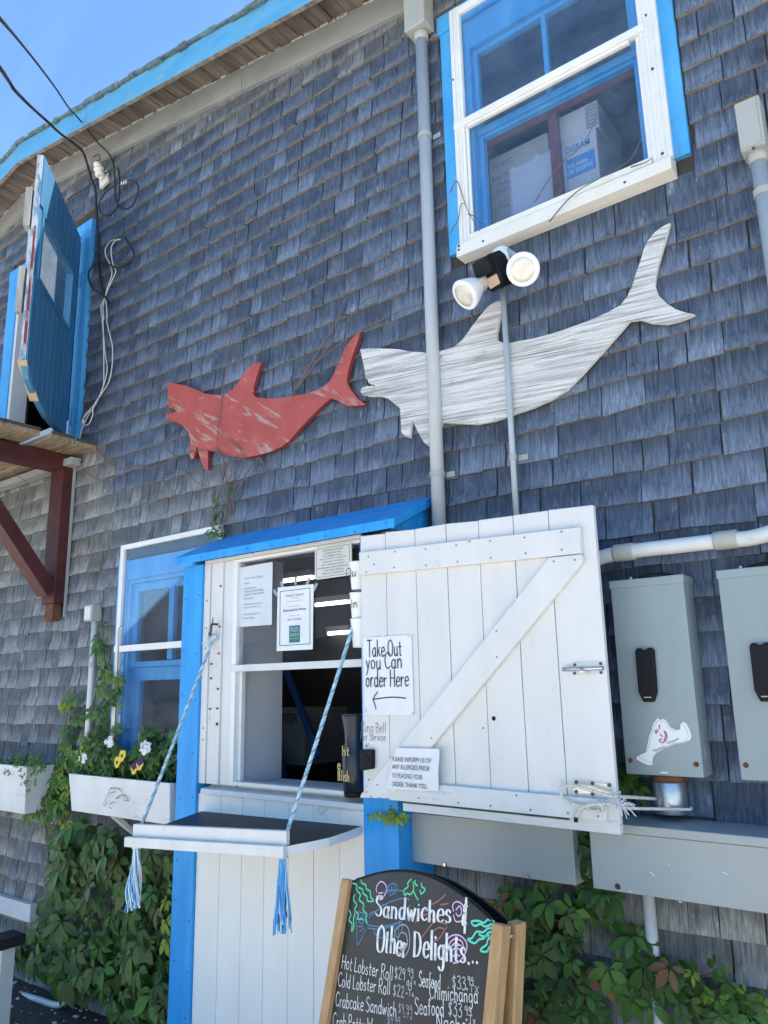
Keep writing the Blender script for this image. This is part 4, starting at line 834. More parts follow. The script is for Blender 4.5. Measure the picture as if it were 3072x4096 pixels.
ws+=[T(2,0,*q) for q in ((850,1620),(880,1560),(930,1500),(980,1465),(1023,1443),(1005,1510),(985,1580),(965,1650))]
ws+=[T(2,1,*q) for q in ((945,60),(930,130),(925,190),(945,250),(1000,305),(1060,345),(1120,365),(1183,378),(1150,395),(1080,420),(1000,440),(900,433),(830,412),(760,420),(700,490),(620,580),(540,670),(450,770),(350,870),(250,930),(130,985),(10,1025))]
ws+=[T(1,1,*q) for q in ((1630,1040),(1540,1070),(1430,1090),(1300,1085),(1205,1078),(1180,1150),(1162,1236),(1130,1240),(1090,1210),(1060,1160),(1035,1110),(1010,1060),(1002,1110),(995,1178),(970,1170),(940,1140),(938,1060),(932,985),(900,960),(850,920),(800,908),(740,910),(690,900),(676,880),(682,860),(700,846),(709,853),(720,838),(733,849),(745,839),(775,850),(764,836),(758,824),(747,836),(740,814),(729,824),(722,798),(712,795),(700,720))]
mw,tt,bb=nodes('white_shark_worn'); tc=tt.nodes.new('ShaderNodeTexCoord'); rotn=tt.nodes.new('ShaderNodeMapping'); rotn.inputs['Rotation'].default_value=(0,R(-5),0); tt.links.new(tc.outputs['Object'],rotn.inputs[0]); vv=rotn.outputs[0]
wv=tt.nodes.new('ShaderNodeTexWave'); wv.wave_type='BANDS'; wv.bands_direction='Z'; wv.inputs['Scale'].default_value=22; wv.inputs['Distortion'].default_value=7; wv.inputs['Detail'].default_value=3; wv.inputs['Detail Scale'].default_value=.55; wv.inputs['Detail Roughness'].default_value=.55
mps=tt.nodes.new('ShaderNodeMapping'); mps.inputs['Scale'].default_value=(.22,1,1); tt.links.new(vv,mps.inputs[0]); tt.links.new(mps.outputs[0],wv.inputs['Vector'])
mr=tt.nodes.new('ShaderNodeMapRange'); mr.inputs[1].default_value=.60; mr.inputs[2].default_value=.82; tt.links.new(wv.outputs[0],mr.inputs[0])
st1=noise(tt,vv,(2.0,2.0,120),6,.6,.50,.62,.7); gate=noise(tt,vv,(3.0,3.0,11),4,.6,.40,.56); mu=tt.nodes.new('ShaderNodeMath'); mu.operation='MULTIPLY'; tt.links.new(st1,mu.inputs[0]); tt.links.new(gate,mu.inputs[1])
cc=mixc(tt,noise(tt,vv,(1.5,1.5,26),5,.6,.50,.66,1.4),(.63,.62,.60),(.40,.39,.375)); cc=mixc(tt,mu.outputs[0],cc,(.27,.255,.24)); vo=tt.nodes.new('ShaderNodeTexVoronoi'); vo.inputs['Scale'].default_value=8.5; tt.links.new(vv,vo.inputs['Vector'])
k2=tt.nodes.new('ShaderNodeMapRange'); k2.inputs[1].default_value=.115; k2.inputs[2].default_value=.06; tt.links.new(vo.outputs['Distance'],k2.inputs[0]); ksc=tt.nodes.new('ShaderNodeMath'); ksc.operation='MULTIPLY'; ksc.inputs[1].default_value=.55; tt.links.new(k2.outputs[0],ksc.inputs[0])
cc=mixc(tt,ksc.outputs[0],cc,(.22,.20,.18)); cc=mixc(tt,noise(tt,vv,(12,12,30),5,.7,.62,.75),cc,(.36,.345,.33)); tt.links.new(cc,bb.inputs['Base Color']); bb.inputs['Roughness'].default_value=.65
bn=tt.nodes.new('ShaderNodeBump'); bn.inputs['Strength'].default_value=.6; bn.inputs['Distance'].default_value=.004; tt.links.new(st1,bn.inputs['Height']); bn.invert=True; tt.links.new(bn.outputs[0],bb.inputs['Normal'])
t=thing('shark_sign','large worn white wooden shark cutout crossed by grey conduits','shark sign',at((1100,800),-.03))
MB().prism([at(q,-.036) for q in ws],(0,.016,0),0,1).build('cutout',[mw,M['sill']],t)

# ------------------------------------------------------------------ conduits and boxes
def saddle(par,c0,r_,sd=1):
    m=MB(); m.lathe(c0+Vector((0,0,-.012)),(0,0,1),[(0,r_+.004),(.024,r_+.004)],20); m.obox(c0+Vector((sd*(r_+.018),.028,0)),(1,0,0),(0,1,0),(0,0,1),.02,.002,.011); m.lathe(c0+Vector((sd*(r_+.024),.026,0)),(0,-1,0),[(0,.006),(.004,.005)],8)
    return m.build('pipe_clamp',M['boxgrey'],par,smooth=False)
t=thing('conduit_riser','tall grey conduit pipe running down past both shark signs','conduit',(-1.685,-.045,2.2))
MB().tube([(-1.684,-.048,4.62),(-1.684,-.048,1.9)],.0285,20).build('pipe',M['pvc'],t,smooth=True)
MB().lathe((-1.684,-.048,4.60),(0,0,1),[(0,.034),(.035,.035),(.045,.031)],20).build('hub',M['boxgrey'],t,smooth=True)
MB().box(-1.742,-1.627,-.105,-.017,4.645,4.98).build('junction_box',M['boxgrey'],t,bevel=.006)
saddle(t,Vector((-1.684,-.048,4.085)),.0285); saddle(t,Vector((-1.684,-.048,2.487)),.0285)
t=thing('conduit_riser','grey conduit with a grey junction box at the right edge','conduit',(-.363,-.05,2.1))
MB().tube([(-.363,-.052,3.34),(-.363,-.052,2.20),(-.363,-.052,1.2)],.0255,20).build('pipe',M['pvc'],t,smooth=True)
MB().lathe((-.363,-.052,3.31),(0,0,1),[(0,.030),(.03,.031),(.04,.028)],20).build('hub',M['boxgrey'],t,smooth=True)
MB().box(-.405,-.328,-.100,-.017,3.345,3.53).build('junction_box',M['boxgrey'],t,bevel=.006); MB().box(-.403,-.338,-.105,-.1005,3.35,3.525).build('box_cover',M['boxgrey'],t,bevel=.002)
MB().lathe(at(T(2,0,1565,960),-.1055),(0,-1,0),[(0,.006),(.002,.005)],8).build('cover_screw',M['screw'],t)
saddle(t,Vector((-.363,-.052,3.20)),.0255)
# floodlight on its own thin conduit
t=thing('floodlight','twin spotlight with black motion sensor on a thin conduit above the white shark','floodlight',(-1.331,-.04,2.2))
MB().tube([(-1.331,-.056,3.27),(-1.331,-.056,2.0)],.0115,14).build('pipe',M['pvc'],t,smooth=True)
MB().lathe((-1.331,-.056,3.235),(0,0,1),[(0,.0145),(.03,.0145)],14).build('coupling',M['boxgrey'],t,smooth=True)
m=MB(); m.lathe((-1.325,-.06,3.26),(.03,-.05,1),[(0,.020),(.02,.045),(.06,.05),(.095,.040),(.112,.02)],18); m.build('housing',M['lamp'],t,smooth=True)
saddle(t,Vector((-1.331,-.056,2.49)),.0115)
def bulb(c0,ax,par,neck):
    ax=Vector(ax).normalized(); c0=Vector(c0)
    m=MB(); m.lathe(c0,-ax,[(0,.060),(.006,.0635),(.014,.062),(.05,.050),(.085,.032),(.10,.024)],28); m.build('bulb',M['lamp'],par,smooth=True)
    b=par.children[-1] if False else None
    m=MB(); m.lathe(c0,ax,[(-.002,.047),(.0015,.046),(.0025,.030),(.003,.01)],28); m.build('lens',M['lens'],par,smooth=True)
    m=MB(); m.lathe(c0-ax*.085,-ax,[(0,.030),(.004,.034),(.06,.034),(.075,.028)],18); e=c0-ax*.155; m.tube([e,e*.4+Vector(neck)*.6,Vector(neck)],.014,10); m.build('lampholder',M['lampgrey'],par,smooth=True)
bulb(at(R3(350,940),-.21),(-.42,-.62,-.66),t,(-1.345,-.075,3.31)); bulb(at(R3(1130,590),-.21),(.18,-.84,-.50),t,(-1.29,-.075,3.34))
cs=at(R3(690,640),-.17); axn=Vector((-.30,-.80,-.52)).normalized(); sx_=Vector((.93,-.34,-.1)).normalized(); sy_=axn.cross(sx_).normalized()
P=[cs+(sx_*a+sy_*b)*1.35 for a,b in ((-.030,.045),(.022,.050),(.036,.03),(.038,-.035),(.020,-.052),(-.022,-.052),(-.040,-.030),(-.042,.02))]
m=MB(); m.prism(P,-axn*.075); m.build('sensor',M['black'],t,bevel=.006)
m=MB(); P=[cs+axn*.0025+(sx_*a+sy_*b)*1.35 for a,b in ((-.026,-.010),(.026,-.010),(.024,-.040),(-.022,-.042))]; P=[p if (p-cs).dot(sy_)!=0 else p for p in P]; m.prism(P,-axn*.01); m.build('sensor_lens',M['pir'],t,bevel=.003)
m=MB(); m.prism([cs+(sx_*a+sy_*b)*1.35+axn*.001 for a,b in ((-.040,.0),(.036,.0),(.030,.045),(-.030,.045))],axn*.030); 
m.build('sensor_hood',M['black'],t,bevel=.004)
# horizontal conduit with couplings
t=thing('conduit_run','thick pale horizontal conduit with couplings above the grey cabinets','conduit',(-.75,-.08,2.06))
hp=catmull([(-1.25,-.08,1.98),(-1.12,-.08,2.025),(-1.02,-.08,2.058),(-.92,-.08,2.069),(-.75,-.08,2.069),(-.60,-.08,2.068),(-.52,-.08,2.066),(-.44,-.08,2.085),(-.385,-.08,2.135),(-.365,-.075,2.20)],5)
MB().tube(hp,.0245,20).build('pipe',M['pvc_w'],t,smooth=True)
for x in (-.922,-.598): MB().lathe((x-.034,-.08,2.069),(1,0,0),[(0,.0285),(.004,.0295),(.064,.0295),(.068,.0285)],20).build('coupling',M['boxgrey'],t,smooth=True)
# cabinets
def cabinet(lab,x0,x1,withst):
    t=thing('electrical_cabinet',lab,'cabinet',((x0+x1)/2,-.06,1.36),'grey electrical cabinets')
    MB().box(x0,x1,-.115,-.017,1.36,1.952).build('case',M['cab'],t,bevel=.003)
    MB().box(x0-.003,x1+.003,-.1195,-.016,1.945,1.972).build('lid',M['cab'],t,bevel=.003)
    MB().lathe(((x0+x1)/2+.02,-.065,1.9722),(0,0,1),[(0,.06),(.008,.058),(.014,.04)],24).build('top_hub',M['black'],t,smooth=True)
    m=MB()
    for dx in (-.055,.06): m.lathe(((x0+x1)/2+dx,-.09,1.9722),(0,0,1),[(0,.006),(.01,.005)],8)
    m.build('studs',M['steel'],t)['kind']='stuff'
    xo=x0-(-.968)
    P=[Vector((x+xo,-.135,z)) for x,z in ((-.898,1.738),(-.892,1.748),(-.880,1.748),(-.876,1.742),(-.862,1.742),(-.858,1.748),(-.846,1.748),(-.839,1.740),(-.842,1.612),(-.854,1.581),(-.886,1.581),(-.899,1.612))]
    h=MB().prism(P,(0,.0195,0)).build('handle',M['black'],t,bevel=.004)
    MB().box(-.882+xo,-.858+xo,-.1365,-.1355,1.594,1.597).build('handle_slot',M['boxgrey'],h)
    m=MB()
    for x in (x0+.018,x1-.018): m.lathe((x,-.1155,1.402 if x<(x0+x1)/2 else 1.398),(0,-1,0),[(0,.008),(.004,.006)],10)
    m.build('screws',M['rust'],t)['kind']='stuff'
    MB().box((x0+x1)/2-.01,(x0+x1)/2+.014,-.1162,-.1152,1.368,1.372).build('latch',M['steel'],t)
    return t
ca=cabinet('grey electrical cabinet with an island shaped sticker and black handle',-.968,-.731,True)
MB().lathe((-.852,-.067,1.245),(0,0,1),[(0,.046),(.004,.0485),(.092,.0485),(.096,.045)],28).build('pipe_nipple',M['galv'],ca,smooth=True)
MB().lathe((-.852,-.067,1.3415),(0,0,1),[(0,.050),(.018,.051)],28).build('rusty_thread',M['rust'],ca,smooth=True)
MB().lathe(at(T(2,2,1260,1520),-.06)*0+Vector((-.7305,-.06,1.43)),(1,0,0),[(0,.03),(.0015,.03),(.002,.022),(.003,.022)],24).build('knockout',M['cab'],ca,smooth=False)
cabinet('second grey electrical cabinet cut by the right edge of the picture',-.627,-.390,False)
# island sticker
YS=-.1165
so_=[(805,1590),(835,1570),(865,1558),(880,1500),(888,1455),(905,1410),(915,1370),(945,1335),(962,1350),(975,1340),(1000,1350),(1025,1395),(1060,1412),(1090,1410),(1090,1375),(1108,1360),(1128,1370),(1150,1410),(1163,1455),(1150,1480),(1110,1495),(1050,1505),(990,1530),(940,1560),(915,1590),(908,1640),(880,1640),(840,1622),(810,1605)]
ST=MB().prism([at(T(2,2,*q),YS) for q in so_],(0,.0008,0)).build('sticker',M['sticker'],ca); ST['label']='white island shaped sticker with lettering'
def inset(pts,k):
    cx_=sum(p[0] for p in pts)/len(pts); cy_=sum(p[1] for p in pts)/len(pts); return [((p[0]-cx_)*k+cx_,(p[1]-cy_)*k+cy_) for p in pts]
m=MB(); pp=[at(T(2,2,*q),YS-.0006) for q in inset(so_,.90)]; m.ribbon(pp+[pp[0]],lambda t_:.0009,NY); m.build('outline',M['ink2'],ST)
p0,p1=at(T(2,2,915,1548),YS-.0006),at(T(2,2,988,1520),YS-.0006); lettering("Martha's",(p0+p1)/2,p1-p0,Vector((0,0,1))-(p1-p0)*((p1-p0).z/(p1-p0).length_squared),ST,M['ink'],width=(p1-p0).length)
p0,p1=at(T(2,2,1005,1502),YS-.0006),at(T(2,2,1080,1470),YS-.0006); lettering("Vineyard",(p0+p1)/2,p1-p0,Vector((0,0,1))-(p1-p0)*((p1-p0).z/(p1-p0).length_squared),ST,M['ink'],width=(p1-p0).length)
m=MB()
for st in (((985,1420),(1003,1440),(1000,1475),(975,1495),(955,1480),(970,1470)),((990,1425),(995,1450),(985,1480)),((925,1415),(935,1425),(930,1435),(945,1420),(938,1410)),((955,1380),(955,1405)),((960,1440),(975,1455))): m.ribbon(catmull([at(T(2,2,*q),YS-.0008) for q in st],4),lambda t_:.004,NY)
m.build('emblem',M['lobred'],ST)
# wireways
def wireway(lab,x0,x1,y0,z0,z1,lip):
    t=thing('wireway_box',lab,'wireway',((x0+x1)/2,y0/2,z0),'grey wireway boxes')
    MB().box(x0,x1,y0,-.018,z0,z1).build('trough',M['gut'],t,bevel=.002)
    if lip: MB().box(x0+.0,x1,y0-.003,-.02,z1-.004,z1+.022).build('cover',M['gut'],t,bevel=.003)
    return t
wl=wireway('left shorter grey wireway box under the white shutter',-1.80,-1.149,-.15,1.017,1.186,False)
m=MB(); m.lathe(at(T(1,3,1225,625),-.151),(0,-1,0),[(0,.008),(.006,.006)],8); m.lathe(at(T(2,3,105,698),-.151),(0,-1,0),[(0,.008),(.006,.006)],8); m.build('screws',M['steel'],wl)['kind']='stuff'
wr=wireway('long grey wireway box under the cabinets at the right edge',-1.062,.35,-.215,1.034,1.204,True)
m=MB(); m.lathe(at(T(2,3,685,768),-.2155),(0,-1,0),[(0,.009),(.003,.007)],10); m.build('rusty_screw',M['rust'],wr)
MB().box(-1.04,.35,-.2155,-.2151,1.199,1.2003).build('rust_line',M['rust'],wr)
m=MB(); rr=random.Random(3)
for q in ((910,688,28,.7),(1380,682,22,.4),(1018,625,8,.9),(995,435,5,0),(765,800,14,.2),(1090,868,16,.1)): m.obox(at(T(2,3,q[0],q[1]),-.2153),(math.cos(q[3]),0,-math.sin(q[3])),(0,1,0),(math.sin(q[3]),0,math.cos(q[3])),q[2]*.0003,.0003,.0012)
m.build('paint_flecks',M['paper'],wr)['kind']='stuff'
t=thing('drain_pipe','white vertical pipe running down behind the right creeper','pipe',(-.95,-.06,0))
MB().tube([(-.953,-.058,1.034),(-.953,-.058,.0)],.0185,16).build('pipe',M['pvc_w'],t,smooth=True)
t=thing('bungee_cord','pale bungee cord hooked from shutter to galvanised pipe','cord',at(T(2,3,600,200),SY))
def dpts(pts): return [at(T(2,3,x,y),yy) for x,y,yy in pts]
m=MB(); m.tube(catmull(dpts([(935,200,-.10),(820,192,-.22),(700,185,-.31),(640,182,-.335),(560,160,-.338),(450,125,-.338),(360,115,-.338),(322,145,-.338),(325,190,-.338),(370,222,-.338),(460,250,-.336),(540,280,-.338),(585,268,-.342),(570,240,-.345),(500,238,-.345),(440,268,-.342),(415,318,-.338)]),5),.0048,8); m.build('cord',M['bungee'],t,smooth=True)
m=MB(); m.tube(catmull(dpts([(470,255,-.344),(540,235,-.348),(610,232,-.344),(680,248,-.338),(760,260,-.31),(900,264,-.20),(1050,266,-.125),(1150,268,-.11),(1160,255,-.08)]),5),.0046,8); m.build('cord',M['bungee'],t,smooth=True)
m=MB(); rr=random.Random(8); k0=at(T(2,3,700,245),-.342)
for k in range(34):
    e=Vector((rr.uniform(-.012,.05),rr.uniform(-.02,.01),rr.uniform(-.035,.02))); m.tube(catmull([k0,k0+e*.6+Vector((0,0,.008)),k0+e],2),.0011,4)
m.build('frayed_end',M['paper'],t)['kind']='stuff'
m=MB(); e=at(T(2,3,415,322),-.34); m.tube([e,e+Vector((-.002,0,-.012))],.0065,8); m.build('end_cap',M['black'],t)

# ------------------------------------------------------------------ A-frame menu board
ba,bb_=Vector((-1.665,-.657,1.07)),Vector((-1.056,-.794,1.07)); bd=(bb_-ba).normalized(); bh=Vector((bd.y,-bd.x,0)); bh=bh if bh.y<0 else -bh   # bh: horizontal, towards the viewer
LEAN=R(13); bu=(Vector((0,0,1))*math.cos(LEAN)-bh*math.sin(LEAN)).normalized(); bn_=bd.cross(bu).normalized(); bn_=bn_ if bn_.y<0 else -bn_
BW=(bb_-ba).length; HB=1.07/math.cos(LEAN)
AF=thing('menu_board','A-frame chalkboard menu headed Sandwiches and Other Delights','menu board',(ba.x+.3,ba.y-.1,0))
def bp_(u,v,o=0): return ba+bd*u+bu*v+bn_*o
for u in (0.0,BW):
    MB().prism([bp_(u-.014,-HB,.016),bp_(u+.022,-HB,.016),bp_(u+.022,.0,.016),bp_(u-.014,.0,.016)],-bn_*.034).build('front_leg',M['wood'],AF,bevel=.003)
arch=[bp_(.0225,-HB+.12)]+[bp_(.0225+(BW-.037)*k/18,-.005+.070*math.sin(math.pi*k/18)**.9 if 0<k<18 else -.005) for k in range(19)]+[bp_(BW-.0145,-HB+.12)]
slab=MB().prism(arch,-bn_*.010,0,1).build('chalkboard',[M['chalk'],M['black']],AF)
ed=[bp_(.0225+(BW-.037)*k/18,-.005+.070*math.sin(math.pi*k/18)**.9 if 0<k<18 else -.005,-.004) for k in range(19)]
MB().tube(ed,.0055,6).build('arch_edging',M['black'],AF,smooth=True)
# rear half leaning the other way
RL=R(9.5); ru=(Vector((0,0,1))*math.cos(RL)-bh*math.sin(RL)).normalized()
def rp_(u,v,o=0): return ba+bd*(u+.004)+ru*v-bh*(.036+o)
for u in (0.0,BW):
    MB().prism([rp_(u-.014,-HB),rp_(u+.022,-HB),rp_(u+.022,-.004),rp_(u-.014,-.004)],-bh*.034).build('rear_leg',M['wood'],AF,bevel=.003)
arch2=[rp_(.0225,-HB+.12,.014)]+[rp_(.0225+(BW-.037)*k/18,-.012+.068*math.sin(math.pi*k/18)**.9 if 0<k<18 else -.012,.014) for k in range(19)]+[rp_(BW-.0145,-HB+.12,.014)]
MB().prism(arch2,-bh*.008).build('rear_panel',M['black'],AF)
for u in (.004,BW+.004): MB().bar(bp_(u,-.03,-.015),rp_(u,-.03,0),.012,.006,side=bd).build('hinge',M['steel'],AF)
def q4(x,y): return at_plane(R4(x,y),ba+bn_*.0006,bn_)
def stroke(mb,pts,w_,m=0,k=4): mb.ribbon(catmull([q4(*p) for p in pts],k) if len(pts)>2 else [q4(*p) for p in pts],lambda t_:w_,bn_,m)
# coloured drawings
for pts in (((312,160),(345,175),(345,215),(375,250),(365,290),(400,325),(395,370),(425,405),(415,440),(425,475)),((330,250),(320,290),(345,330),(330,370),(360,410),(350,440),(395,440)),((285,370),(300,410),(285,450),(310,480),(305,535),(325,500),(320,450),(330,400)),((380,135),(385,160),(415,175),(420,205),(450,225),(455,270),(478,300),(430,300),(425,265),(395,240),(390,210),(360,195)),((770,130),(745,160),(745,190),(715,215),(720,255),(740,240),(760,250),(785,225),(790,180),(785,150)),((800,140),(805,170),(820,180)),((850,160),(855,190),(880,210),(850,245),(840,215)),((790,225),(805,260),(825,290))): m=MB(); stroke(m,pts,.0045); m.build('seaweed',M['g_chalk'],slab)
for pts in (((1420,465),(1370,445),(1340,470),(1290,455),(1240,462),(1265,495),(1310,480),(1350,500),(1400,480)),((1415,510),(1370,515),(1330,545),(1280,540),(1245,590),(1210,600),(1265,630),(1300,600),(1340,590),(1370,550),(1410,540)),((1408,580),(1370,600),(1360,640),(1320,670),(1315,690),(1360,695),(1380,660),(1405,640)),((1300,560),(1330,575),(1380,570))): m=MB(); stroke(m,pts,.0048); m.build('seaweed',M['g2_chalk'],slab)
m=MB()
for pts in (((330,380),(345,480),(348,560),(350,640),(380,600),(415,520)),((330,380),(400,400),(430,470)),((430,485),(500,500),(600,490),(690,465)),((440,430),(520,360),(600,310),(700,280),(760,290)),((430,510),(520,520),(640,495)),((560,250),(580,200),(620,165),(660,180),(650,230),(600,260)),((590,240),(600,190)),((610,240),(620,180)),((630,235),(640,180)),((480,520),(490,560),(540,590),(560,540),(560,510)),((500,570),(520,520)),((520,580),(540,520)),((635,470),(640,540),(665,580),(700,520),(695,440)),((650,540),(660,460)),((670,560),(680,450)),((440,410),(460,390),(500,380)),((570,225),(640,215),(720,225)),((360,460),(395,485)),((355,500),(395,500)),((370,540),(400,512)),((375,420),(400,470)),((390,410),(405,465)),((540,330),(580,330)),((680,430),(740,380),(760,330))): stroke(m,pts,.0022)
m.build('fish_drawing',M['b_chalk'],slab)
m=MB()
for pts in (((500,230),(500,190),(530,150),(565,165),(580,215),(560,260),(530,290),(500,260)),((515,240),(550,235)),((512,258),(545,262)),((525,275),(545,285)),((1100,380),(1095,330),(1130,305),(1170,330),(1185,380),(1170,450),(1120,460),(1100,410)),((1120,370),(1150,340),(1165,390),(1140,420),(1120,395)),((1040,660),(1045,610),(1090,570),(1150,570),(1200,620),(1200,690),(1150,770),(1100,785)),((1060,650),(1100,600),(1160,610),(1180,660)),((1070,680),(1110,630),(1160,650)),((1075,700),(1120,665),(1160,690)),((1080,740),(1120,720),(1150,730))): stroke(m,pts,.0034)
m.build('shell_drawing',M['p_chalk'],slab)
m=MB()
for pts in (((640,620),(650,530),(700,485),(745,510),(760,600),(750,680),(710,740),(670,700)),((665,600),(690,550),(730,560),(740,640),(700,690),(670,650))): stroke(m,pts,.003)
m.build('oyster_drawing',M['f_chalk'],slab)
m=MB()
for pts in (((800,470),(850,420),(900,400)),((810,440),(900,350),(980,300),(1040,250)),((850,590),(900,520),(960,450),(1010,400)),((930,640),(930,560),(980,510),(1040,520)),((1000,330),(1060,320)),((920,440),(980,460),(1050,480)),((940,620),(990,590),(1050,500))): stroke(m,pts,.004)
m.build('lobster_drawing',M['r_chalk'],slab)
# words
def line(mb,s_,p0,p1,h_,pen,thin=None,seed=0,m=0,jit=.03,dy=0):
    a,b=q4(*p0),q4(*p1); d=b-a; u=d.normalized(); v=bn_.cross(u); v=v if v.z>0 else -v
    hand(mb,s_,a,u,v,bn_,h_,pen,fit=d.length,thin=thin,seed=seed,jit=jit,m=m)
m=MB()
line(m,'Sandwiches',(490,415),(1095,475),.052,.0092,.0024,1,jit=.05); line(m,'&',(1168,520),(1222,530),.07,.008,.003,2)
line(m,'Other',(500,690),(745,735),.062,.0092,.0024,3,jit=.05); line(m,'Delights...',(790,740),(1310,800),.062,.0092,.0024,4,jit=.05)
m.build('headline',M['w_chalk'],slab)
hh_=.034; DIM=mat('dim_chalk',(.50,.50,.49),rough=.7)
def item(nm,mt,*a,**k):
    mb=MB(); line(mb,*a,**k); mb.build(nm,mt,slab)
item('menu_line',M['w_chalk'],'Hot Lobster Roll',(228,825),(632,925),hh_,.0025,seed=1); item('menu_line',M['w_chalk'],'Cold Lobster Roll',(200,965),(612,1035),hh_,.0025,seed=2); item('menu_line',M['w_chalk'],'Crabcake Sandwich',(180,1120),(662,1205),hh_,.0025,seed=3); item('menu_line',M['w_chalk'],'Crab Patty Wrap',(158,1285),(560,1345),hh_,.0025,seed=4)
item('menu_line',M['w_chalk'],'Seafood',(832,965),(1005,990),hh_,.0025,seed=5); item('menu_line',M['w_chalk'],'Chimichanga',(915,1060),(1300,1100),hh_,.0025,seed=6); item('menu_line',M['w_chalk'],'Seafood',(800,1180),(1035,1205),.036,.0025,seed=7); item('menu_line',M['w_chalk'],'Nachos',(970,1300),(1260,1330),hh_,.0025,seed=8)
item('price',DIM,'$29',(640,905),(730,920),.028,.0026); item('price',DIM,'99',(742,885),(795,892),.018,.0022); item('price',DIM,'+Tx',(742,940),(812,955),.014,.002); item('price',DIM,'$22',(628,1040),(722,1055),.027,.0022); item('price',DIM,'99',(732,990),(782,998),.017,.0022); item('price',DIM,'+Tx.',(728,1035),(808,1050),.014,.002)
item('price',DIM,'$33',(1090,980),(1205,1000),.028,.0026); item('price',DIM,'99',(1212,955),(1265,962),.018,.0024); item('price',DIM,'+TX',(1195,1005),(1308,1025),.015,.0022); item('price',DIM,'$33',(1060,1190),(1175,1215),.030,.0028); item('price',DIM,'99',(1188,1190),(1250,1200),.018,.0024); item('price',DIM,'+Tx',(1195,1245),(1280,1260),.015,.0022)
item('price',M['f_chalk'],'$9.99',(670,1175),(785,1195),.022,.002); item('price',M['f_chalk'],'+Tx',(712,1215),(785,1228),.012,.0018); item('price',M['f_chalk'],'$9.99',(585,1265),(690,1285),.022,.002)

# ------------------------------------------------------------------ window boxes
def planter(lab,x0,x1,y0,z0,z1):
    t=thing('window_box',lab,'window box',((x0+x1)/2,y0/2,z0),'white window boxes')
    tp=.018
    MB().hexa([(x0+tp,y0+.02,z0),(x1-tp,y0+.02,z0),(x1-tp,y0+.04,z0),(x0+tp,y0+.04,z0),(x0,y0,z1),(x1,y0,z1),(x1,y0+.02,z1),(x0,y0+.02,z1)]).build('front_board',M['white_worn'],t,bevel=.002)
    for sx_,s2 in ((x0,1),(x1,-1)):
        MB().hexa([(sx_+tp*s2,y0+.0405,z0),(sx_+(tp+.018)*s2,y0+.0405,z0),(sx_+(tp+.018)*s2,-.03,z0),(sx_+tp*s2,-.03,z0),(sx_,y0+.0205,z1-.003),(sx_+.018*s2,y0+.0205,z1-.003),(sx_+.018*s2,-.03,z1-.003),(sx_,-.03,z1-.003)]).build('side_board',M['white_worn'],t)
    MB().box(x0+.04,x1-.04,y0+.042,-.03,z0+.005,z1-.035).build('soil',M['soil'],t)
    return t
P2=planter('white window box with a thin line drawing of a fish head, below the window',-3.955,-3.095,-.25,1.040,1.226)
MB().bar((-3.60,-.20,1.038),(-3.60,-.03,.90),.035,.02).build('bracket',M['white'],P2)
m=MB()
for st in (((975,690),(990,668),(1010,672)),((1015,670),(1045,672)),((1050,672),(1075,685),(1090,705)),((975,700),(965,730)),((955,745),(930,800),(928,822)),((935,825),(950,800)),((980,722),(1005,705),(1030,700)),((1035,760),(1060,740),(1085,728)),((1045,765),(1065,750)),((1090,720),(1125,745),(1150,780)),((1150,780),(1120,775)),((1100,725),(1110,760),(1117,795)),((985,808),(1005,798),(1025,792)),((975,825),(985,838),(998,850)),((955,785),(958,815))):
    m.ribbon(catmull([at(R6(*q),-.245)+Vector((0,-.0075+.0,0)) for q in st],4),lambda t_:.0035,NY)
m.build('fish_line_drawing',M['crabink'],P2)
P1=planter('white window box cut by the left edge, trailing small leaves',-5.35,-4.395,-.25,.985,1.242)

# ------------------------------------------------------------------ creeper leaves
def leaf_mesh(name,mt,seed,n=5,droop=.35,serr=True):
    rr=random.Random(seed); mb=MB()
    ang={5:(-105,-52,0,52,105),3:(-60,0,60),1:(0,)}[n]; ln={5:(.62,.9,1,.9,.62),3:(.8,1,.8),1:(1,)}[n]
    for a,l in zip(ang,ln):
        a=R(a+rr.uniform(-9,9)); l*=rr.uniform(.88,1.08); w_=l*rr.uniform(.18,.235); d=Vector((math.sin(a),math.cos(a),0)); s_=Vector((d.y,-d.x,0)); tw=rr.uniform(-.12,.12); fold=rr.uniform(.10,.28); P=[]
        prof=((0,0),(.12,.05),(.30,.62),(.50,1.0),(.70,.86),(.86,.45),(1,0))
        L_=[];Rr=[];C_=[]
        for t_,ww in prof:
            zc=-droop*l*t_*t_+.05*t_; c=d*(l*t_)+Vector((0,0,zc)); C_.append(c); jj=1+(rr.uniform(-.14,.14) if serr else 0)
            L_.append(c+s_*(w_*ww*jj)+Vector((0,0,fold*w_*ww+tw*w_*ww))); Rr.append(c-s_*(w_*ww*jj)+Vector((0,0,fold*w_*ww-tw*w_*ww)))
        o=[]; V=C_+L_[1:-1]+Rr[1:-1]; k=len(C_); F_=[]
        li=lambda i:k+i-1; ri=lambda i:k+len(L_)-2+i-1
        F_.append((0,1,li(1))); F_.append((0,ri(1),1))
        for i in range(1,k-2): F_.append((i,i+1,li(i+1),li(i))); F_.append((i+1,i,ri(i),ri(i+1)))
        F_.append((k-2,k-1,li(k-2))); F_.append((k-1,k-2,ri(k-2)))
        mb.add(V,F_)
    me=bpy.data.meshes.new(name); me.from_pydata(mb.v,[],mb.f); me.materials.append(mt); me.polygons.foreach_set('use_smooth',[True]*len(mb.f)); me.update(); return me
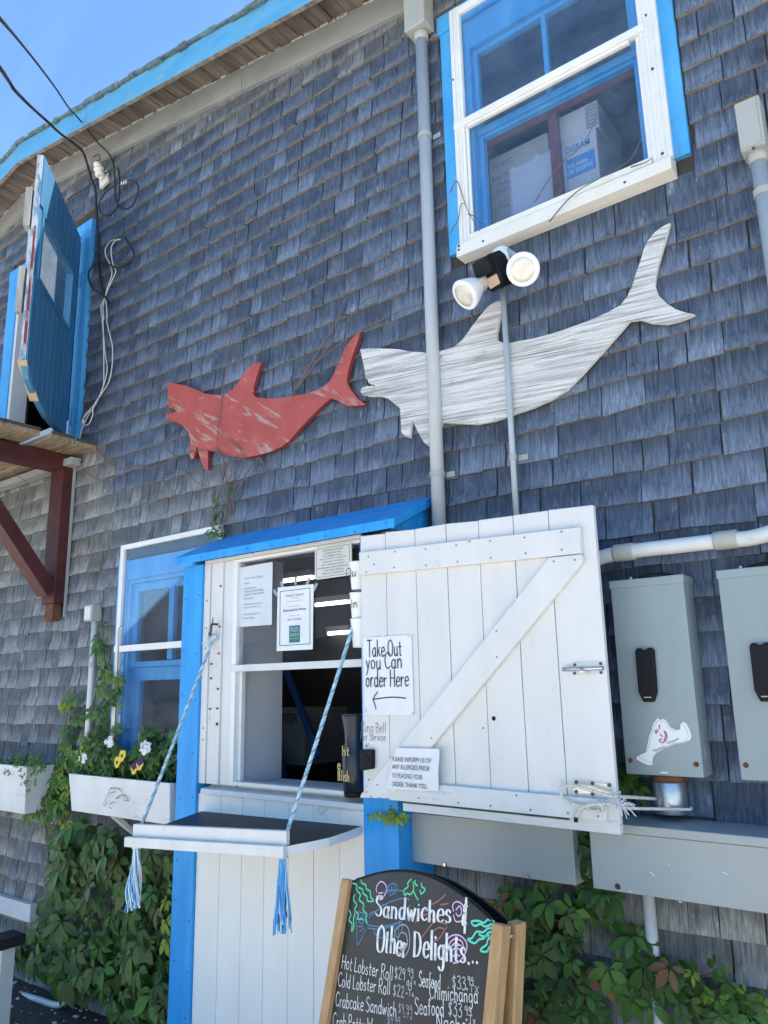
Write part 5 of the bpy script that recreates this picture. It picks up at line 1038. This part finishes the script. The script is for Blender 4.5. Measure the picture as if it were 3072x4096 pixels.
M['leaf_o']=mat('olive_leaf',(.075,.115,.028),(.10,.13,.035),(30,30,30),rough=.5,rnd=.3,tl=.25); M['leaf_d']=mat('dry_leaf',(.20,.10,.04),(.14,.07,.03),(30,30,30),rough=.7,rnd=.3)
LEAF={k:[leaf_mesh('leaf',M[k],i+j*10,5,.25+.1*(i%3)) for i in range(5)] for j,k in enumerate(('leaf','leaf_m','leaf_y','leaf_o','leaf_d'))}
ROUND=[leaf_mesh('round_leaf',M['leaf_m'],50+i,3,.2) for i in range(3)]
def leaf_matrix(p,size,rr,down=1.0,face=None):
    y=Vector((rr.uniform(-.75,.75),rr.uniform(-.55,.1),-down+rr.uniform(-.1,.75))).normalized()
    nrm=Vector((rr.uniform(-.45,.55),-1,rr.uniform(.0,.9))); z=(nrm-y*nrm.dot(y)).normalized(); x=y.cross(z)
    s_=size*rr.choice((rr.uniform(.5,.85),rr.uniform(.8,1.1),rr.uniform(1.0,1.3)))
    return Matrix(((x.x*s_,y.x*s_,z.x*s_,p.x),(x.y*s_,y.y*s_,z.y*s_,p.y),(x.z*s_,y.z*s_,z.z*s_,p.z),(0,0,0,1)))
def leaves(par,spots,size,seed,mix=('leaf','leaf','leaf_m'),meshes=None,cap=300,down=1.0):
    rr=random.Random(seed); stuff=MB()
    for k,p in enumerate(spots):
        me=rr.choice(meshes) if meshes else rr.choice(LEAF[rr.choice(mix)]); mx=leaf_matrix(p,size,rr,down)
        if k<cap:
            o=bpy.data.objects.new('leaf',me); col.objects.link(o); child(o,par); o.matrix_basis=mx
        else: stuff.add([mx@v.co for v in me.vertices],[tuple(f.vertices) for f in me.polygons])
    if stuff.v: stuff.build('leaves',M['leaf'],par,smooth=True)['kind']='stuff'
def inpoly(x,y,P):
    c=False; j=len(P)-1
    for i in range(len(P)):
        if (P[i][1]>y)!=(P[j][1]>y) and x<(P[j][0]-P[i][0])*(y-P[i][1])/(P[j][1]-P[i][1])+P[i][0]: c=not c
        j=i
    return c
def scatter(P,n,y0,y1,rr):
    xs_=[p[0] for p in P]; ys_=[p[1] for p in P]; out=[]
    while len(out)<n:
        x,y=rr.uniform(min(xs_),max(xs_)),rr.uniform(min(ys_),max(ys_))
        if inpoly(x,y,P): out.append(at((x,y),rr.uniform(y0,y1)))
    return out
def along(path,n,rr,sp=.03):
    P=catmull(path,6); out=[]
    for k in range(n):
        p=P[rr.randrange(len(P))]; out.append(p+Vector((rr.uniform(-sp,sp),rr.uniform(-.05,-.01),rr.uniform(-sp,sp))))
    return out
def vine(label,paths,r_=.004,mt='stem',name='creeper_vine',cat='vine',group=None):
    base=paths[0][0]; t=thing(name,label,cat,Vector((base.x,base.y,max(0,base.z))),group); m=MB()
    for P in paths:
        Q=catmull(P,5); k=len(Q); m.tube(Q,[r_*(1-.6*i/k) for i in range(k)],5)
    m.build('stem',M[mt],t,smooth=True)['kind']='stuff' if len(paths)>1 else ''
    if t.children and t.children[0].get('kind')=='': del t.children[0]['kind']
    return t
rr=random.Random(21)
def AP(f_,pts,y): return [at(f_(*q),y) for q in pts]
tl=lambda i,j:(lambda x,y:T(i,j,x,y))
# big mass below the window boxes
pathsA=[AP(tl(0,3),((700,1659),(720,1300),(640,1000),(560,800),(520,520)),-.05),AP(tl(0,3),((950,1659),(940,1200),(880,900),(900,600),(1000,420)),-.06),AP(tl(0,3),((500,1400),(400,1000),(330,700),(300,400),(260,200)),-.05),AP(tl(0,3),((250,1300),(230,1150),(150,1080),(60,1150)),-.05)]
v=vine('dense dark green creeper mass on the wall below the window boxes',pathsA,.008)
polyA=[T(0,3,*q) for q in ((330,360),(560,330),(800,420),(1110,470),(1105,1000),(1085,1659),(800,1640),(640,1440),(420,1400),(330,1330),(150,1250),(60,1200),(60,1080),(200,1000),(280,850),(310,600),(300,430))]
sp_=scatter(polyA,300,-.22,-.03,rr); sp_.sort(key=lambda p:p.y)
leaves(v,sp_,.110,1,('leaf','leaf','leaf_o','leaf_m'))
# leaves around / between the boxes
pathsB=[AP(tl(0,3),((420,420),(380,200),(330,60)),-.06)+AP(tl(0,2),((400,1500),(430,1350),(460,1200)),-.04),AP(tl(0,3),((600,200),(480,180)),-.1)]
v=vine('bright creeper shoots rising between the two window boxes',pathsB,.005)
polyB=[T(0,3,*q) for q in ((40,330),(230,330),(420,420),(445,300),(440,50),(380,20),(300,60),(270,200),(160,330))]
leaves(v,scatter(polyB,70,-.18,-.05,rr)+scatter([T(0,2,*q) for q in ((330,1640),(380,1500),(560,1450),(760,1470),(720,1650))],52,-.2,-.05,rr)+scatter([T(0,2,*q) for q in ((370,1500),(390,1240),(430,1160),(510,1180),(500,1400),(450,1500))],16,-.06,-.04,rr),.075,2,('leaf','leaf_m','leaf_m','leaf_y'))
# column beside the left window
pathC=[AP(tl(0,2),((700,1560),(690,1300),(680,1100),(675,900),(665,700),(640,520)),-.045),AP(tl(0,2),((740,1560),(750,1300),(760,1100),(765,900),(770,760),(800,735)),-.055)]
v=vine('slim creeper column climbing beside the lower left window',pathC,.0035,'stem_r')
leaves(v,scatter([T(0,2,*q) for q in ((580,1500),(590,1250),(610,1000),(640,930),(730,960),(780,1000),(790,1250),(760,1450))],44,-.09,-.05,rr)+scatter([T(0,2,*q) for q in ((620,920),(640,700),(690,700),(720,900))],8,-.07,-.05,rr),.060,3,('leaf','leaf_m','leaf_m'))
# lower right creeper
pathD=[AP(tl(2,3),((-120,1000),(100,980),(330,1000),(400,1130),(420,1300),(450,1500),(470,1659)),-.05),AP(tl(2,3),((300,700),(500,760),(700,950),(830,1130),(1000,1280),(1150,1380),(1320,1330),(1500,1460),(1659,1530)),-.06),AP(tl(2,3),((480,1290),(700,1330),(860,1370),(1050,1470),(1200,1580),(1320,1659)),-.06),AP(tl(2,3),((180,1600),(260,1500),(360,1400),(440,1430)),-.05)]
v=vine('creeper with five fingered leaves trailing over shingles at lower right',pathD,.0045,'stem_r')
polyD=[T(2,3,*q) for q in ((-130,800),(130,700),(400,770),(640,800),(640,950),(420,1000),(330,1120),(200,1180),(230,1400),(150,1659),(-160,1659))]
leaves(v,scatter(polyD,62,-.13,-.03,rr)+along(pathD[1],27,rr,.05)+along(pathD[2],20,rr,.05)+along(pathD[0],20,rr,.05)+along(pathD[3],8,rr,.04),.078,4,('leaf','leaf','leaf','leaf_m','leaf_m','leaf_o','leaf','leaf_m','leaf_d'))
v=vine('dark creeper leaves behind the wireway boxes',[AP(tl(2,3),((450,1000),(440,700),(450,450),(760,100)),-.04)],.004)
leaves(v,scatter([T(2,3,*q) for q in ((390,420),(495,420),(510,720),(430,640))],9,-.12,-.06,rr)+scatter([T(2,3,*q) for q in ((670,0),(760,0),(840,120),(740,180),(690,140))],12,-.07,-.05,rr),.06,5)
v=vine('yellow green sprig poking out beside the blue post',[AP(tl(1,3),((1000,320),(900,318),(800,300),(740,300)),-.25)],.002,'stem_r','creeper_sprig','sprig')
leaves(v,[at(T(1,3,*q),-.26) for q in ((755,300),(790,300),(820,305),(850,300),(880,300),(900,315),(925,320),(950,320),(975,330),(970,300))],.036,6,('leaf_y',))
v=vine('creeper tips with young yellow leaves at the right edge',[AP(tl(2,3),((1250,1480),(1420,1490),(1560,1480),(1659,1440)),-.07)],.002,'stem_r','creeper_sprig','sprig')
leaves(v,[at(T(2,3,*q),-.08) for q in ((1270,1450),(1440,1500),(1460,1490),(1520,1460),(1640,1480),(1170,1330))],.045,7,('leaf_y',))
v=vine('small green leaves at the edge of the left blue post',[AP(tl(0,3),((1100,1100),(1090,900),(1085,780)),-.10)],.002,'stem_r','creeper_sprig','sprig')
leaves(v,[at(T(0,3,*q),-.20) for q in ((1090,770),(1080,860),(1075,890),(1075,990),(1085,1120))],.060,8,('leaf_m','leaf_y'))
# dry twigs over the shingles and the red shark
tw=[AP(tl(1,1),((230,905),(330,740),(430,580),(520,430),(580,270),(640,180),(780,110),(920,20)),-.05),AP(tl(1,1),((250,880),(420,650),(560,470),(700,290),(860,220),(980,40)),-.045),AP(tl(1,1),((690,470),(800,420),(900,370),(1100,300)),-.03),AP(tl(1,1),((270,740),(380,690),(560,560),(680,470)),-.04),AP(tl(1,1),((600,815),(690,770)),-.03),
 AP(tl(0,1),((1450,0),(1520,300),(1490,560),(1440,900),(1420,1060),(1400,1250)),-.052),AP(tl(0,1),((520,1330),(560,1400),(650,1450),(760,1430),(870,1380),(1000,1370),(1100,1330),(1220,1270),(1350,1260),(1450,1280),(1550,1310)),-.048),AP(tl(0,1),((630,1250),(700,1330),(780,1380),(900,1355),(1050,1400),(1150,1380),(1200,1290)),-.03),AP(tl(0,1),((1400,1250),(1450,1330),(1470,1500),(1480,1659)),-.05)+AP(tl(0,2),((1450,80),(1430,160)),-.06),AP(tl(0,1),((1650,1330),(1590,1420),(1540,1520),(1490,1600)),-.05)+AP(tl(0,2),((1460,40),(1440,150)),-.06),AP(tl(0,1),((1480,1190),(1560,1260),(1580,1330),(1560,1400),(1500,1560),(1470,1659)),-.055),AP(tl(0,1),((1400,1650),(1430,1500),(1500,1420),(1480,1330),(1540,1290)),-.06),AP(tl(0,1),((1520,1659),(1500,1540),(1440,1440),(1410,1300)),-.055),AP(tl(0,1),((1440,1659),(1470,1560),(1530,1480),(1610,1430),(1659,1340)),-.06),AP(tl(1,1),((20,1300),(70,1400),(90,1520)),-.03),AP(tl(0,1),((1080,1250),(1150,1310),(1200,1400),(1300,1480),(1430,1520)),-.03)]
v=vine('bare dry creeper twigs across the shingles and red shark','' or tw,.0042,'twig','dry_creeper','twigs')
leaves(v,[at(T(0,1,*q),-.07) for q in ((1420,1600),(1400,1560),(1480,1520),(1500,1480),(1450,1640))]+[at(T(0,2,*q),-.07) for q in ((1380,60),(1400,20),(1360,120),(1420,130),(1440,140),(1330,210),(1395,150),(1430,90),(1410,560-553))],.05,9,('leaf','leaf_m'))
tw=[[at(R8(*q),-.09) for q in ((660,1470),(750,1360),(820,1290),(890,1240),(1000,1180),(1140,1100),(1210,1040),(1270,920))],[at(R8(*q),-.065) for q in ((0,1280),(45,1200),(100,1350),(130,1420),(200,1540))],[at(R8(*q),-.065) for q in ((0,1550),(55,1450),(70,1360),(100,1350))],[at(R8(*q),-.07) for q in ((560,1345),(650,1200),(740,1080),(880,960),(990,740))],[at(R8(*q),-.08) for q in ((1200,1110),(1290,1080),(1340,1050))],[at(R8(*q),-.07) for q in ((120,1420),(170,1440),(235,1475))]]
vine('thin bare twigs climbing over the upper window sill',tw,.0028,'twig','dry_creeper','twigs')
tw=[[at(R2(*q),-.3) for q in ((165,1850),(200,1920),(310,2000),(360,2080),(410,2180))]+AP(tl(0,1),((200,1560),(225,1600)),-.1)]
vine('dry twig hanging under the plank landing',tw,.003,'twig','dry_creeper','twigs')

# planting in the boxes
v=vine('leafy planting filling the fish window box',[[Vector((-3.8,-.15,1.2)),Vector((-3.5,-.14,1.25)),Vector((-3.2,-.14,1.24))]],.003,'stem','box_planting','plant')
leaves(v,scatter([R6(*q) for q in ((640,545),(720,420),(860,330),(1000,300),(1180,380),(1220,240),(1330,130),(1420,130),(1540,240),(1560,560),(1300,580),(1000,570),(850,550))],170,-.22,-.08,rr),.062,10,('leaf','leaf','leaf_m'),down=.5)
v=vine('small leaved planting spilling from the left window box',[[Vector((-4.9,-.15,1.22)),Vector((-4.6,-.14,1.26)),Vector((-4.42,-.2,1.2))]],.003,'stem','box_planting','plant')
leaves(v,scatter([R6(*q) for q in ((0,470),(30,400),(150,380),(260,360),(400,390),(420,470),(390,520),(280,490),(200,640),(170,600),(140,560),(30,530))],190,-.27,-.12,rr),.028,11,meshes=ROUND,down=.4)
leaves(v,scatter([R6(*q) for q in ((240,500),(320,480),(340,620),(260,700),(230,690))],24,-.27,-.24,rr),.026,12,meshes=ROUND,down=.4)
def stemline(par,p,L=.10,mt='leaf_m'):
    MB().tube(catmull([p+Vector((.01,.03,-L)),p+Vector((-.004,.015,-L*.4)),p],4),.0022,5).build('stalk',M[mt],par,smooth=True)
for q,lab,n,sz in (((980,262),'white geranium bloom left of centre above the window box',9,.034),((1300,312),'white geranium bloom beside the left rope above the window box',10,.036),((750,397),'small white bloom at the window box left end',6,.026)):
    p=at(R6(*q),-.262); t=thing('white_flower',lab,'flower',p,'white geraniums'); r2=random.Random(q[0])
    for k in range(n):
        a=2*math.pi*k/n*1.6; off=Vector((math.cos(a)*.024*r2.uniform(.4,1.2),-.012*r2.random()-.006,math.sin(a)*.018*r2.uniform(.4,1.2))); d=(off+Vector((0,-.03,.006))).normalized(); c0=p+off; u=d.orthogonal().normalized(); w_=d.cross(u); m=MB()
        pts=[c0+(u*math.cos(j*math.pi/4)+w_*math.sin(j*math.pi/4))*sz*.55*r2.uniform(.8,1.15)+d*.006*r2.uniform(-1,1) for j in range(8)]
        m.add([c0-d*.004]+pts,[(0,1+j,1+(j+1)%8) for j in range(8)]); m.build('petal',M['petal'],t,smooth=True)
    stemline(t,p)
for q,lab in (((1085,380),'yellow pansy highest in the window box'),((1042,437),'yellow pansy just below and left of the highest one'),((1240,457),'pansy with pale yellow face and purple top beside the rope'),((1190,492),'lowest pansy, yellow and dark purple, at the box rim')):
    p=at(R6(*q),-.258); t=thing('pansy',lab,'flower',p,'pansies'); pur=q[0]>1100
    for k,(a,rad,z_) in enumerate(((90-40,.016,0),(90+40,.016,0),(180,.014,.001),(0,.014,.001),(270,.017,.002))):
        c0=p+Vector((math.cos(R(a))*.013,-z_,math.sin(R(a))*.013)); m=MB(); m.lathe(c0,(.1,-1,.15),[(0,rad*.5),(.001,rad),(.002,rad*.9)],10); m.build('petal',M['petal_p'] if (pur and k<2) else M['petal_y'],t,smooth=True)
    m=MB(); m.lathe(p+Vector((0,-.004,-.002)),(.1,-1,.15),[(0,.009),(.0015,.008)],8); m.build('flower_centre',M['petal_p'],t); stemline(t,p,.07)

# ------------------------------------------------------------------ small conduit by the left window
t=thing('small_conduit','thin pale conduit with a small box beside the lower left window','conduit',(-4.13,-.04,1.2))
MB().tube([(-4.13,-.045,2.05),(-4.13,-.045,1.0)],.0165,14).build('pipe',M['pvc_w'],t,smooth=True); MB().box(-4.178,-4.10,-.085,-.018,2.05,2.145).build('junction_box',M['boxgrey'],t,bevel=.004); MB().box(-4.172,-4.108,-.09,-.0855,2.06,2.135).build('box_cover',M['pvc_w'],t,bevel=.002)
saddle(t,Vector((-4.13,-.045,1.80)),.0165)
# lower left bits
t=thing('drain_elbow','white pipe with an elbow lying near the ground at lower left','pipe',at(T(0,3,300,1500),-.1))
MB().tube(catmull([at(T(0,3,*q),-.10) for q in ((-200,1400),(20,1440),(140,1470),(260,1505),(360,1535),(410,1520),(435,1470),(440,1420))],5),.016,12).build('pipe',M['pvc_w'],t,smooth=True)
a0=at(T(0,3,-150,865),-.04); a1=at(T(0,3,215,950),-.04)
t=thing('trim_board','horizontal white board on the shingles at lower left','board',a1); MB().box(a0.x,a1.x,-.06,-.018,a1.z-.04,a1.z+.055).build('board',M['white_worn'],t,bevel=.003)
p=at(T(0,3,5,1400),-.75); t=thing('grey_post','pale grey post with a dark top at the lower left edge','post',(p.x,p.y,0))
zt3=at(T(0,3,5,1160),-.75).z; MB().box(p.x-.06,p.x+.006,-.76,-.70,0,zt3).build('post',M['boxgrey'],t,bevel=.003); MB().box(p.x-.08,p.x+.035,-.79,-.67,zt3,zt3+.045).build('post_top',M['black'],t,bevel=.006)

# ------------------------------------------------------------------ wires
def wire(name,lab,pts,r_,mt,cat='cable',group=None):
    t=thing(name,lab,cat,pts[-1],group); MB().tube(catmull(pts,6),r_,6).build('cable',M[mt],t,smooth=True); return t
tz=tl(0,0)
w1=[((0,440),-1.6),((60,530),-1.35),((100,590),-1.25),((200,690),-.95),((300,780),-.70),((380,855),-.52),((460,915),-.36),((520,965),-.22),((545,1000),-.12),((570,1080),-.06),((600,1180),-.05),((615,1215),-.045),((625,1330),-.04),((632,1500),-.04),((640,1659),-.04)]
pts=[at(tz(*q),y) for q,y in w1]; pts=[at(tz(-300,60),-2.0),at(tz(-100,320),-1.8)]+pts+[at(R1(*q),-.04) for q in ((1155,1350),(1165,1500),(1200,1750),(1240,1880),(1285,1960))]
wire('service_cable','thick black service cable running from the sky down the shingles',pts,.0085,'rubber')
w2=[((0,120),-1.9),((120,260),-1.5),((240,410),-1.15),((360,570),-.78),((440,690),-.52),((490,745),-.38),((560,830),-.22),((640,930),-.10),((700,990),-.06),((735,1060),-.05),((745,1180),-.05),((750,1290),-.05),((775,1340),-.05),((810,1355),-.05),((860,1330),-.05),((890,1260),-.05),((897,1205),-.05),((860,1170),-.05),((790,1180),-.055),((700,1230),-.055),((650,1300),-.055),((645,1360),-.055),((690,1400),-.055),((740,1370),-.055),((772,1280),-.06),((770,1110),-.06),((735,1095),-.06),((640,1150),-.05),((560,1215),-.05),((480,1260),-.04),((430,1300),-.03)]
pts=[at(tz(-250,-160),-2.1)]+[at(tz(*q),y) for q,y in w2]
wire('service_cable','thinner overhead wire ending in loops near the porcelain insulator',pts,.0055,'rubber')
pts=[at(R1(*q),-.05) for q in ((1290,1960),(1250,1890),(1200,1850),(1100,1780),(1045,1660),(1060,1560),(1160,1475),(1280,1500),(1400,1535),(1530,1480),(1582,1380),(1540,1280),(1475,1180))]
wire('cable_loop','black cable looped on the wall beside the open door',pts,.007,'rubber')
for k,(a_,b_) in enumerate(((((1420,1205),(1310,1220),(1245,1310),(1250,1400),(1300,1500),(1320,1620),(1270,1760),(1240,1880),(1190,2000),(1210,2150)),((1205,100),(1225,300),(1240,500),(1265,650),(1240,800),(1200,920),(1130,1080),(1050,1200),(980,1340),(930,1510))),(((1400,1195),(1340,1240),(1310,1330),(1330,1480),(1365,1580),(1320,1690),(1250,1850),(1215,2000),(1225,2150)),((1215,60),(1222,400),(1225,700),(1220,850),(1190,950),(1110,1090),(1000,1210),(985,1300))),(((1250,1900),(1262,2100)),((1262,120),(1300,280),(1325,400),(1325,600),(1290,800),(1210,940),(1110,1090),(1090,1220),(1050,1310),(990,1330),(975,1270),(1060,1150))))):
    pts=[at(R1(*q),-.042-.004*k) for q in a_]+[at(R2(*q),-.042-.004*k) for q in b_]
    wire('white_cable',('longest thin white cable hanging beside the open blue door','second white cable of the hanging bundle','white cable with a small loop at its lower end')[k],pts,.0036,'wcable',group='white cables by the door')
ip=at(tz(655,1100),-.07); t=thing('insulator','white porcelain insulator on a small plate under the eave','insulator',ip)
m=MB(); ax=Vector((-.12,-.25,1)); m.lathe(ip+Vector((0,0,-.055)),ax,[(0,.022),(.01,.033),(.025,.034),(.032,.022),(.04,.022),(.048,.034),(.062,.035),(.07,.022),(.078,.022),(.088,.030),(.102,.026),(.108,.012)],18); m.build('spool',M['porcelain'],t,smooth=True)
m=MB(); c0=at(tz(675,1165),-.03); m.obox(c0,(1,0,.25),(0,1,0),(-.25,0,1),.045,.012,.05); m.build('plate',M['porcelain'],t,bevel=.004)
MB().tube([c0,ip+Vector((0,0,-.06))],.012,8).build('bracket',M['porcelain'],t,smooth=True)
m=MB(); m.tube(catmull([ip+Vector((.02*math.cos(k),-.02*abs(math.sin(k))-.02,.03+.004*k)) for k in range(7)]+[at(tz(640,1000),-.06),at(tz(600,1020),-.05)],3),.003,5); m.build('tie_wire',M['rubber'],t)
m=MB()
for k in range(4): c0=at(tz(775+k*14,1192-k*5),-.055); m.tube([c0+Vector((-.004,-.0,-.012)),c0+Vector((.004,0,.012))],.0065,6)
m.build('white_bands',M['wcable'],t)['kind']='stuff'

# ------------------------------------------------------------------ house across the road (shows as a reflection in the panes)
H=thing('grey_house','grey gabled house across the road, reflected in the order window','house',(-13,-13,0))
HW=mat('dark_shingle_house',(.10,.105,.11),(.07,.075,.08),(3,3,9),rough=.8)
MB().box(-21,-8.5,-18,-11.5,0,2.9).build('house_wall',HW,H)
MB().prism([(-21.4,-11.1,2.75),(-21.4,-18.4,2.75),(-21.4,-14.7,6.2)],(13.3,0,0)).build('house_roof',mat('dark_roof',(.055,.055,.06),rough=.9),H)
for x in (-17.2,-14.2,-11.2): MB().box(x,x+1.0,-11.499,-11.47,.9,2.1).build('house_window',M['black'],H)
